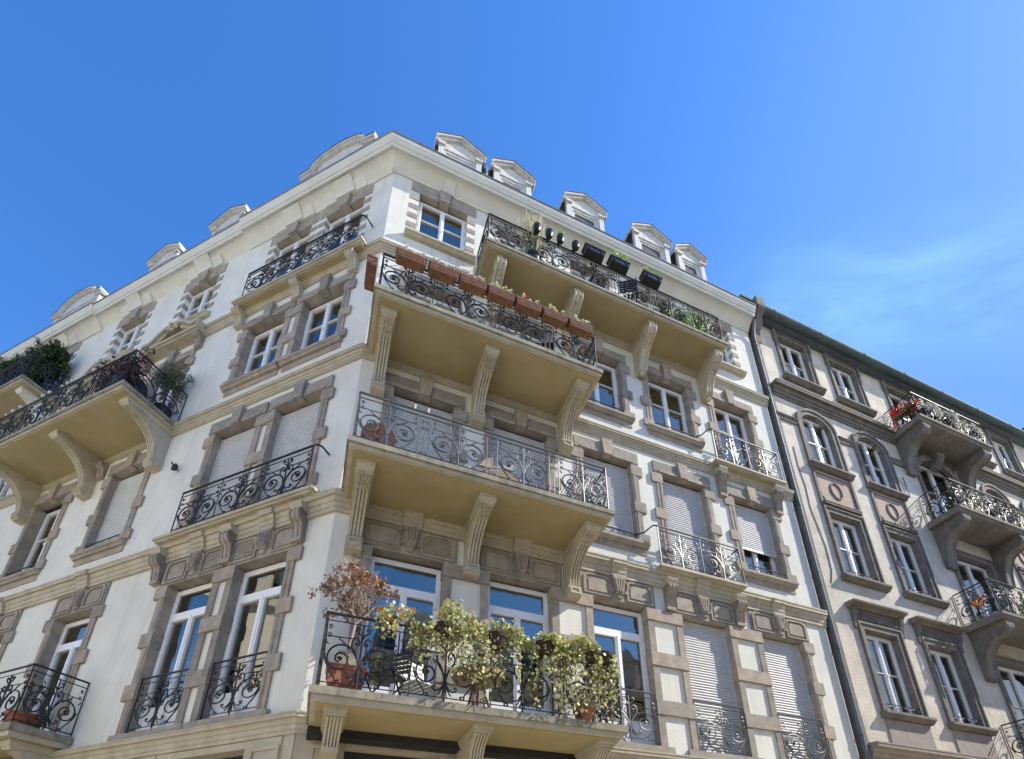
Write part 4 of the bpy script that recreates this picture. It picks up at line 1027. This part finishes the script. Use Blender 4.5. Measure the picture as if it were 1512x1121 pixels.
b = MB('R', (.46, .70, 7.96)); b.prism_uz([(-.26, .05), (.26, .05), (.26, .55)] + [(.26 * cos(a), .55 + .28 * sin(a)) for a in [pi * i / 10 for i in range(1, 10)]] + [(-.26, .55)], -.16, .14); b.build('body', 'wood_dark', rt)
b = MB('R', (.46, .70, 7.96)); b.box(-.006, .006, .14, .15, .10, .80); b.box(-.20, -.03, .14, .150, .16, .5); b.box(.03, .20, .14, .150, .16, .5); b.build('door', 'wood_dark', rt)
for sx in (-.2, .2):
    b = MB('R', (.46, .70, 7.96)); b.box(sx - .02, sx + .02, -.12, .1, 0, .05); b.build('leg', 'wood_dark', rt)
rt = thing('lantern', 'small white lantern right of the brown cabinet on the third floor balcony', 'lantern', 'R', .86, .85, 7.96)
b = MB('R', (.86, .85, 7.96)); b.lathe(0, 0, [(.07, 0), (.07, .03), (.055, .04), (.055, .34), (.07, .35), (.02, .42), (.012, .44)], 10); b.build('body', 'wood_dark', rt)
b = MB('R', (.86, .85, 7.96)); b.lathe(0, 0, [(.058, .2), (.060, .34)], 10); b.build('lamp_glass', 'petal_white', rt)
rt = thing('folded_table', 'round olive folding table top leaning in the middle of the third floor balcony', 'table', 'R', 2.55, .62, 7.96)
b = MB('R', (2.55, .62, 7.96)); b.prism_uz([(.40 * cos(a), .42 + .40 * sin(a)) for a in [2 * pi * i / 32 for i in range(32)]], -.02, .02); b.build('tabletop', 'wicker', rt)
b = MB('R', (2.55, .62, 7.96)); b.tube([(.405 * cos(a), 0, .42 + .405 * sin(a)) for a in [2 * pi * i / 32 for i in range(32)]], .022, 6, closed=True); b.tube([(-.25, -.05, .0), (.2, -.08, .75)], .015, 6); b.build('frame', 'black_plastic', rt)
rt = thing('drying_rack', 'black wire drying rack at the right end of the third floor balcony', 'drying rack', 'R', 4.02, .75, 7.96)
b = MB('R', (4.02, .75, 7.96))
for y in (-.25, .25): b.tube([(-.22, y, 0), (.18, y, .85)], .012, 5); b.tube([(.22, y, 0), (-.18, y, .85)], .012, 5)
b.build('frame', 'black_plastic', rt); b = MB('R', (4.02, .75, 7.96))
for i in range(9): b.tube([(-.2 + i * .047, -.25, .02 + i * .095), (-.2 + i * .047, .25, .02 + i * .095)], .007, 4); b.tube([(-.26 + i * .06, -.3, .86), (-.26 + i * .06, .32, .86)], .006, 4)
b.build('rod', 'black_plastic', rt)
for u in (.93, 1.14):
    rt = thing('rail_clip', 'little white clip on the third floor handrail, %s of two' % ('left' if u < 1 else 'right'), 'clip', 'R', u, 1.2, 8.90, 'white clips on the handrail')
    b = MB('R', (u, 1.2, 8.90)); b.box(-.012, .012, -.02, .02, 0, .075); b.box(-.016, .016, -.024, .024, .05, .078); b.build('clip', 'white_plastic', rt)
for u, lab in ((8.55, 'white flower pot on the ledge behind the small fourth floor railing, left of two'), (8.75, 'white flower pot on the ledge behind the small fourth floor railing, right of two')):
    rt = thing('flower_pot', lab, 'flower pot', 'R', u, .12, 11.485, 'small pots behind the little railing')
    b = MB('R', (u, .12, 11.485)); pot(b, 0, 0, 0, .06, .12); b.build('pot', 'white_plastic', rt)
    f = MB('R', (u, .12, 11.485)); foliage(f, (0, 0, .17), (.06, .05, .06), 30, .04); f.build('leaves', 'leaf_green', rt, fix=False)

# --- second floor balcony: leafless-topped little tree and trailing ivy
random.seed(5)
TU, TN, TZ = .48, .96, 4.09
rt = thing('potted_tree', 'slender potted tree with a dry brown crown left of the ivy', 'tree', 'R', TU, TN, TZ)
b = MB('R', (TU, TN, TZ)); b.prism_uz([(-.19, 0), (.19, 0), (.215, .33), (-.215, .33)], -.2, .2); b.box(-.225, .225, -.21, .21, .28, .345); b.build('pot', 'terracotta', rt)
b = MB('R', (TU, TN, TZ)); b.tube([(-.01, 0, .3), (.0, .01, .7), (.03, 0, 1.05)], .020, 7, r1=.014); tips = []
def twig(p, d, L_, r, lv):
    q = p + d * L_; mid = p + d * L_ * .5 + rnd_in(.04 * L_ / .3)
    b.tube([p, mid, q], r, 5, r1=r * .6)
    if lv == 0: tips.append(q); return
    for k in range(random.choice((2, 3, 3))):
        nd = (d + rnd_in(.85) + Vector((0, 0, .12))).normalized(); twig(q, nd, L_ * random.uniform(.62, .85), r * .62, lv - 1)
for k in range(6):
    a = k * 1.05; twig(Vector((.03, 0, 1.0 + .02 * k)), Vector((cos(a) * .6, sin(a) * .6, .85)).normalized(), .24, .010, 4)
b.build('trunk', 'bark_pale', rt)
fd = MB('R', (TU, TN, TZ)); fc = MB('R', (TU, TN, TZ))
for tp in tips:
    for k in range(6):
        p = tp + rnd_in(.09); (fc if (tp.z > 1.78 and random.random() < .6) else fd).leaf(p, random.uniform(.04, .075), asp=.6)
fd.build('foliage', 'leaf_dry', rt, fix=False); fc.build('foliage', 'leaf_copper', rt, fix=False)
ivy = [(.95, .20, .20, .60, 'ivy with a few orange leaves on the rail right of the potted tree', 260, .14),
       (1.58, .36, .36, .70, 'tallest pale ivy with orange leaves, left of the wicker table', 1150, .07),
       (2.30, .36, .26, .85, 'variegated ivy spilling from its pot in front of the middle glass door', 850, .03),
       (2.98, .38, .25, 1.0, 'variegated ivy trailing down to the slab, right of the middle glass door', 1050, .01),
       (3.66, .42, .26, 1.0, 'rightmost variegated ivy, trailing thickly beside the corner of the railing', 1500, .02)]
for u, rx, up_, dn, lab, cnt, orange in ivy:
    rt = thing('trailing_ivy', lab, 'ivy', 'R', u, 1.27, 5.02, 'ivy plants trailing over the second floor railing')
    b = MB('R', (u, 1.27, 5.02)); b.lathe(0, .04, [(.09, -.10), (.125, .02), (.14, .03), (.14, .09), (.12, .095), (.11, .06)], 18)
    if cnt > 700 and u > 3: b.lathe(.24, .04, [(.09, -.10), (.125, .02), (.14, .03), (.14, .09), (.12, .095), (.11, .06)], 18)
    if u > 1: b.build('pot', 'soil', rt)
    f = MB('R', (u, 1.27, 5.02)); fo = MB('R', (u, 1.27, 5.02)); st = MB('R', (u, 1.27, 5.02))
    def put(p, sz):
        (fo if random.random() < orange and p[2] > -.1 else f).leaf(p, sz, asp=.8, shape=6)
    cl_ = [rnd_in() for _ in range(9)]
    for k in range(int(cnt * .75)):
        v = rnd_in(.42) + random.choice(cl_); put((v.x * rx + random.gauss(0, .04), v.y * .17 + .04, .08 + (v.z + random.gauss(0, .12)) * up_ * (.85 if v.z > 0 else .8)), random.uniform(.03, .08))
    for k in range(int(cnt / 34)):
        x = random.uniform(-rx, rx) * 1.05; ln = dn * random.uniform(.35, 1.05); y = random.choice((-.06, .10, .12)) + random.gauss(0, .02); pts = [(x, y, .05)]
        for q in range(9): x += random.gauss(0, .025); pts.append((x, y + random.gauss(0, .012), .05 - ln * (q + 1) / 9))
        st.tube(pts, .0035, 3)
        for q in range(int(15 * ln / .6)):
            t_ = random.random() ** 1.25; i_ = min(int(t_ * 9), 8); p = Vector(pts[i_]).lerp(Vector(pts[i_ + 1]), t_ * 9 - i_); put(tuple(p + rnd_in(.055)), random.uniform(.03, .075))
    f.build('foliage', 'leaf_ivy', rt, fix=False); fo.build('foliage', 'leaf_orange', rt, fix=False); st.build('stems', 'bark', rt)
rt = thing('flower_pot', 'terracotta pot on the floor of the ivy balcony under the rightmost ivy', 'flower pot', 'R', 3.65, 1.12, 4.09)
b = MB('R', (3.65, 1.12, 4.09)); pot(b, 0, 0, 0, .15, .2); b.build('pot', 'terracotta', rt)
f = MB('R', (3.65, 1.12, 4.09)); foliage(f, (0, 0, .3), (.16, .12, .14), 120, .06); f.build('leaves', 'leaf_ivy', rt, fix=False)

# --- left front
random.seed(21)
balls = [5.32, 5.62, 5.98, 6.22, 6.57, 6.93, 7.08, 7.27, 7.70, 7.93, 8.22, 8.74, 9.02, 9.29]
for i, u in enumerate(balls):
    big = i % 3 != 1
    b = MB('L', (u, 1.16, 12.45)); b.ball(0, 0, .05, .055 if big else .038, 10, .85)
    o = b.build('stone_ball', 'grey_stone_ball'); tag(o, 'pale grey ball resting on the handrail of the big left balcony', 'ball', 'pale balls along the left balcony handrail')
rt = thing('climbing_vine', 'dark reddish vine tangled over the rail corner of the big left balcony', 'vine', 'L', 5.35, 1.02, 11.47)
st = MB('L', (5.35, 1.02, 11.47)); f = MB('L', (5.35, 1.02, 11.47))
for k in range(34):
    x = random.uniform(-.45, .75); pts = [(x, random.uniform(-.15, .1), .3)]
    for q in range(7): pts.append((pts[-1][0] + random.gauss(0, .07), pts[-1][1] + random.gauss(0, .04), pts[-1][2] + random.uniform(.02, .16)))
    st.tube(pts, .006, 4)
    for p in pts:
        for q in range(7): f.leaf(Vector(p) + rnd_in(.08), random.uniform(.04, .08), asp=.7)
st.build('stems', 'bark', rt); f.build('foliage', 'leaf_maroon', rt, fix=False)
rt = thing('covered_planter', 'dark blue fabric planter bag standing in the corner of the big left balcony', 'planter', 'L', 5.32, .85, 11.47)
b = MB('L', (5.32, .85, 11.47)); b.lathe(0, 0, [(.24, 0), (.30, .12), (.32, .36), (.29, .55), (.25, .60), (.22, .58)], 16); b.build('bag', 'blue_cloth', rt)
b = MB('L', (5.32, .85, 11.47)); b.lathe(0, 0, [(.02, .57), (.23, .575)], 16); b.build('soil', 'soil', rt)
rt = thing('olive_tree', 'small grey green potted olive tree on the big left balcony', 'tree', 'L', 5.02, .30, 11.47)
b = MB('L', (5.02, .30, 11.47)); pot(b, 0, 0, 0, .17, .28); b.build('pot', 'black_plastic', rt)
b = MB('L', (5.02, .30, 11.47)); b.tube([(0, 0, .3), (.02, .02, .7), (0, 0, 1.05)], .022, 6, r1=.014)
for k in range(14):
    v = rnd_in(.34); b.tube([(0, 0, .95), (v.x * .5, v.y * .4, 1.1), (v.x, v.y * .8, 1.25 + v.z)], .008, 4)
b.build('trunk', 'bark', rt)
f = MB('L', (5.02, .30, 11.47)); foliage(f, (0, .02, 1.25), (.36, .28, .36), 2800, .06, 30, asp=.35, jitter=.30); f.build('foliage', 'leaf_olive', rt, fix=False)
for u, nn, lab, rr, hh in ((11.15, .45, 'dark green conifer bush filling the near end of the upper left balcony', (.78, .46, .85), 1.3), (12.3, .5, 'dark evergreen bush at the left picture edge on the upper left balcony', (.9, .46, .8), 1.3)):
    rt = thing('evergreen_bush', lab, 'bush', 'L', u, nn, 14.82, 'dark bushes on the upper left balcony')
    b = MB('L', (u, nn, 14.82)); pot(b, 0, 0, 0, .22, .35); b.build('pot', 'black_plastic', rt)
    b = MB('L', (u, nn, 14.82)); b.tube([(0, 0, .3), (.0, .03, hh)], .03, 6); f = MB('L', (u, nn, 14.82))
    for k in range(60):
        v = rnd_in(); e_ = Vector((v.x * rr[0], v.y * rr[1], hh + v.z * rr[2])); s0 = Vector((0, 0, max(.4, e_.z * .65))); b.tube([s0, s0.lerp(e_, .6) + rnd_in(.05), e_], .010, 4)
        for q in range(150):
            t_ = random.uniform(.25, 1.08); p = s0.lerp(e_, t_) + rnd_in(.09); d_ = (e_ - s0).normalized() + rnd_in(.8); f.leaf(p, random.uniform(.06, .13), nrm=d_.orthogonal(), asp=.22)
    foliage(f, (0, 0, hh), (rr[0] * .8, rr[1] * .8, rr[2] * .8), 5200, .10, 40, asp=.35, jitter=.33)
    b.build('branches', 'bark', rt); f.build('foliage', 'leaf_dark', rt, fix=False)
rt = thing('potted_plant', 'terracotta pot with a thin leafy plant in the corner of the lower left balcony', 'plant', 'L', 5.1, .58, 4.40)
b = MB('L', (5.1, .58, 4.40)); b.lathe(0, 0, [(.16, 0), (.20, .20), (.22, .21), (.22, .27), (.19, .27), (.18, .24)], 20); b.build('pot', 'terracotta', rt)
f = MB('L', (5.1, .58, 4.40))
for k in range(10):
    x, y = random.gauss(0, .16), random.gauss(0, .12); f.tube([(x * .2, y * .2, .28), (x, y, random.uniform(.5, .95))], .005, 4)
    for q in range(9): t_ = random.uniform(.4, 1); f.leaf((x * t_, y * t_, .28 + .55 * t_ + random.gauss(0, .03)), random.uniform(.05, .1), asp=.3)
f.build('foliage', 'leaf_dark', rt, fix=False)

# --- neighbour's balconies
random.seed(31)
rt = thing('geranium_box', 'box of red geraniums on the side rail of the top balcony of the beige building', 'flower box', 'R', 15.74, .55, 16.0)
b = MB('R', (15.74, .55, 16.0)); b.box(-.09, .09, -.32, .32, .0, .16); b.build('box', 'brown_plastic', rt)
f = MB('R', (15.74, .55, 16.0)); foliage(f, (0, 0, .14), (.20, .42, .24), 500, .07, 14, asp=.8); f.build('flowers', 'petal_red', rt, fix=False)
f = MB('R', (15.74, .55, 16.0)); foliage(f, (0, 0, .06), (.18, .40, .20), 200, .07, 10, asp=.8); f.build('leaves', 'leaf_green', rt, fix=False)
f = MB('R', (15.74, .55, 16.0)); foliage(f, (-.02, -.34, -.12), (.10, .14, .16), 90, .05, 5, asp=.8); f.build('flowers', 'petal_pink', rt, fix=False)
for k, (u, lab) in enumerate(((16.4, 'silvery leaved plant on the top balcony of the beige building, next to the red geraniums'), (17.4, 'silvery leaved plant in the middle of the front rail, top balcony of the beige building'), (18.4, 'silvery leaved plant at the right end of the top balcony of the beige building'))):
    rt = thing('silver_plant', lab, 'plant', 'R', u, .86, 15.9, 'silvery plants on the top balcony of the beige building')
    b = MB('R', (u, .86, 15.9)); b.box(-.36, .36, -.14, .02, .0, .16); b.build('box', 'black_plastic', rt)
    f = MB('R', (u, .86, 15.9)); foliage(f, (0, .06, .12), (.46, .16, .28), 420, .075, 16, asp=.6); f.build('foliage', 'leaf_grey', rt, fix=False)
for k, (u, z, lab) in enumerate(((16.5, 12.10, 'dark leafy bush on the middle balcony of the beige building, near its left end'), (17.6, 12.10, 'dark leafy bush on the middle balcony of the beige building, right of the door'), (18.0, 8.62, 'dark leafy bush on the lower balcony of the beige building'))):
    rt = thing('potted_bush', lab, 'bush', 'R', u, .55, z, 'dark bushes on the balconies of the beige building')
    b = MB('R', (u, .55, z)); pot(b, 0, 0, 0, .2, .3); b.build('pot', 'black_plastic', rt)
    f = MB('R', (u, .55, z)); foliage(f, (0, .05, .6), (.46, .25, .34), 420, .08, 14); f.build('foliage', 'leaf_dark', rt, fix=False)
rt = thing('flower_wreath', 'orange flower wreath on the side rail of the lower balcony of the beige building', 'wreath', 'R', 15.68, .52, 9.12)
f = MB('R', (15.68, .52, 9.12))
for k in range(150):
    a = random.uniform(0, 2 * pi); f.leaf((random.gauss(0, .02), .11 * cos(a) + random.gauss(0, .03), .11 * sin(a) + random.gauss(0, .03)), .06, asp=.8)
f.build('flowers', 'petal_orange', rt, fix=False)
for n_, r_, lab in ((.35, .10, 'larger white pot at the foot of the orange flower wreath'), (.62, .08, 'smaller white pot nearer the street below the orange flower wreath')):
    rt = thing('flower_pot', lab, 'flower pot', 'R', 15.88, n_, 8.62, 'white pots on the lower balcony of the beige building')
    b = MB('R', (15.88, n_, 8.62)); pot(b, 0, 0, 0, r_, r_ * 2); b.build('pot', 'white_plastic', rt)
    f = MB('R', (15.88, n_, 8.62)); foliage(f, (0, 0, r_ * 2 + .06), (.08, .08, .08), 50, .05); f.build('leaves', 'leaf_dark', rt, fix=False)
b = MB('R'); b.tube([(11.02, .012, 13.3), (11.0, .012, 12.6), (11.06, .012, 11.9), (11.02, .012, 11.2), (11.10, .012, 10.6), (11.18, .012, 10.0), (11.15, .012, 9.3), (11.02, .012, 8.9)], .010, 5); b.build('cable', 'nb_stone', nb)
b = MB('R'); b.tube([(15.42, .04, 12.95), (15.42, .04, 13.75)], .012, 5); b.tube([(15.42, .0, 13.0), (15.42, .05, 13.0)], .012, 5); b.build('aerial', 'iron', nb)

# ================================================================== GROUND
g = MB('W'); g.quad((-600, -600, -.14), (600, -600, -.14), (600, 600, -.14), (-600, 600, -.14)); tag(g.build('pale_bounce_ground', 'pavement', fix=False), kind='structure')  # unseen ground, made pale to bounce sunlight up to the soffits
g = MB('R'); rows = []
# pavement follows both fronts with a real kerb
def pv(n, z): return [('L', 22, n, z), ('L', -n * MIT, n, z), ('R', 30, n, z)]
P0 = [W(*q) for q in pv(-.02, 0.0)]; P1 = [W(*q) for q in pv(2.6, 0.0)]; P2 = [W(*q) for q in pv(2.6, -.14)]
g.v = P0 + P1 + P2; g.f = [[0, 1, 4, 3], [1, 2, 5, 4], [3, 4, 7, 6], [4, 5, 8, 7]]
tag(g.build('pavement', 'pavement', fix=False), kind='structure')

# ================================================================== UNSEEN BUILDINGS ACROSS THE STREET, added for bounced light, sky blocking and window reflections
def across(name, label, face, u0, u1, n, h, m, nw):
    rt = thing(name, label, 'building', face, u0, n, 0)
    b = MB(face); b.box(u0, u1, n, n + 8, 0, h); b.build('wall', m, rt)
    b = MB(face); b.box(u0 - .2, u1 + .2, n - .35, n + 8, h, h + .35); b.build('cornice', 'cornice', rt)
    b = MB(face); b.prism_nz([(n - .1, h + .35), (n + 2.0, h + 3.2), (n + 6, h + 3.4), (n + 8, h + .35)], u0, u1); b.build('roof', 'slate', rt)
    for i in range(nw):
        c = u0 + (u1 - u0) * (i + .5) / nw
        for fl in range(int((h - 1) // 3.4)):
            z = 1.2 + fl * 3.4
            w = MB(face); w.ring_uz([(c - .75, z - .1), (c + .75, z - .1), (c + .75, z + 2.25), (c - .75, z + 2.25)], [(c - .55, z), (c + .55, z), (c + .55, z + 2.1), (c - .55, z + 2.1)], n, n - .06)
            o = w.build('window', 'pvc', rt); g_ = MB(face); g_.box(c - .55, c + .55, n - .015, n - .01, z, z + 2.1); g_.build('pane', 'room', o)
        d = MB(face); d.box(c - .7, c + .7, n + .1, n + 1.6, h + .35, h + 2.0); d.prism_uz([(c - .9, h + 2.0), (c + .9, h + 2.0), (c, h + 2.6)], n - .05, n + 1.8); d.build('dormer', 'old_white_paint', rt)
    return rt
across('white_bounce_building', 'unseen tall white building turned sunward to bounce light, mirrored in the left front windows', 'A', -13.0, 5.5, 15.0, 14.0, 'facade_white', 7)  # faces the sun to throw fill light on the left front
across('grey_blocking_building', 'unseen grey building added across the street to block low sky from the iron balconies', 'R', 2.0, 32.0, 13.0, 11.5, 'nb_plaster', 9)  # added to keep bright low sky off the right front

# ================================================================== LIGHT, SKY, CAMERA
sun_dir = (DR * .56 + NR * .215 + Vector((0, 0, .50))).normalized()
el = math.asin(sun_dir.z); az = math.atan2(sun_dir.x, sun_dir.y)
sd = bpy.data.lights.new('sun', 'SUN'); sd.energy = 4.0; sd.angle = R_(.55); sd.color = (1, .93, .80)
so = bpy.data.objects.new('sun', sd); COL.objects.link(so); so.rotation_euler = (-sun_dir).to_track_quat('-Z', 'Y').to_euler(); so.location = (20, 0, 40)
wd = bpy.data.worlds.new('World'); scene.world = wd; wd.use_nodes = True; t = wd.node_tree; L = t.links.new
bg = t.nodes['Background']; sky = N(t, 'ShaderNodeTexSky'); sky.sky_type = 'NISHITA'; sky.sun_disc = False
sky.sun_elevation = el; sky.sun_rotation = az; sky.altitude = 200; sky.air_density = 1.0; sky.dust_density = .25; sky.ozone_density = 3.0
hs = N(t, 'ShaderNodeHueSaturation'); hs.inputs['Hue'].default_value = .508; hs.inputs['Saturation'].default_value = 1.27; hs.inputs['Value'].default_value = 1.19
L(sky.outputs[0], hs.inputs['Color'])
# thin cirrus, fixed in the sky by direction
tc = N(t, 'ShaderNodeTexCoord')
cd = Vector((.492, .448, .746)).normalized()           # where the veil of cloud stands
e1 = Vector((0, 0, 1)).cross(cd).normalized(); e2 = cd.cross(e1)
ax = (Vector((.194, -.094, -.073)) - cd * Vector((.194, -.094, -.073)).dot(cd)).normalized(); ay = cd.cross(ax)
def dot(v):
    n = N(t, 'ShaderNodeVectorMath', operation='DOT_PRODUCT'); L(tc.outputs['Generated'], n.inputs[0]); n.inputs[1].default_value = v; return n.outputs['Value']
cx_ = N(t, 'ShaderNodeCombineXYZ'); L(dot(ax * 1.0), cx_.inputs[0]); L(dot(ay * 2.2), cx_.inputs[1]); L(dot(cd), cx_.inputs[2])
no = N(t, 'ShaderNodeTexNoise'); no.inputs['Scale'].default_value = 5.5; no.inputs['Detail'].default_value = 7; no.inputs['Roughness'].default_value = .55; no.inputs['Distortion'].default_value = .5
L(cx_.outputs[0], no.inputs['Vector']); cr = ramp(t, [(.36, (0, 0, 0)), (.68, (1, 1, 1))]); L(no.outputs['Fac'], cr.inputs['Fac'])
def mrange(x, a, b, c, d):
    n = N(t, 'ShaderNodeMapRange', interpolation_type='SMOOTHSTEP'); L(x, n.inputs['Value'])
    for k, v in zip(('From Min', 'From Max', 'To Min', 'To Max'), (a, b, c, d)): n.inputs[k].default_value = v
    return n.outputs['Result']
def math_(op, a, b):
    n = N(t, 'ShaderNodeMath', operation=op)
    for k, v in enumerate((a, b)):
        if isinstance(v, (int, float)): n.inputs[k].default_value = v
        elif v is not None: L(v, n.inputs[k])
    return n.outputs[0]
band = mrange(math_('ABSOLUTE', dot(ay), None), .0, .12, 1, 0)
along = mrange(dot(cd), .955, .992, 0, 1)
fac = math_('MULTIPLY', math_('MULTIPLY', cr.outputs[0], band), math_('MULTIPLY', along, 1.0))
veil = mrange(dot(Vector((.88, .40, .26)).normalized()), .50, 1.0, 0, .80)
mv = N(t, 'ShaderNodeMix', data_type='RGBA'); L(veil, mv.inputs[0]); L(hs.outputs[0], mv.inputs[6]); mv.inputs[7].default_value = (.70, 1.42, 2.70, 1)
mx = N(t, 'ShaderNodeMix', data_type='RGBA'); L(fac, mx.inputs[0]); L(mv.outputs[2], mx.inputs[6]); mx.inputs[7].default_value = (1.2, 2.4, 3.2, 1)
# white haze added low round the horizon, out of view, as fill light
lowf = mrange(dot(Vector((0, 0, 1))), .02, .46, .80, 0)
m2 = N(t, 'ShaderNodeMix', data_type='RGBA'); L(lowf, m2.inputs[0]); L(mx.outputs[2], m2.inputs[6]); m2.inputs[7].default_value = (5.8, 5.7, 5.2, 1)
L(m2.outputs[2], bg.inputs['Color']); bg.inputs['Strength'].default_value = .15
scene.view_settings.view_transform = 'Standard'; scene.view_settings.look = 'None'; scene.view_settings.exposure = 0.95; scene.view_settings.gamma = 1

f, pit, rol, cx, cy = 801.036714, .420123365, -.00903094872, 782.553842, 1004.65241
c_, s_ = cos(rol), sin(rol); Rr = Matrix(((c_, -s_, 0), (s_, c_, 0), (0, 0, 1)))
X = Rr @ Vector((1, 0, 0)); Y = Rr @ Vector((0, sin(pit), cos(pit))); Z = Rr @ Vector((0, -cos(pit), sin(pit)))
right = Vector((X.x, Y.x, Z.x)); up = -Vector((X.y, Y.y, Z.y)); back = -Vector((X.z, Y.z, Z.z))
cam = bpy.data.cameras.new('camera'); co = bpy.data.objects.new('camera', cam); COL.objects.link(co)
M = Matrix((right, up, back)).transposed().to_4x4(); M.translation = (0, 0, EYE); co.matrix_world = M
cam.sensor_fit = 'HORIZONTAL'; cam.sensor_width = 36; cam.lens = f / 1512 * 36; cam.shift_x = (756 - cx) / 1512; cam.shift_y = (cy - 560.5) / 1512
cam.clip_start = .05; cam.clip_end = 2000; scene.camera = co
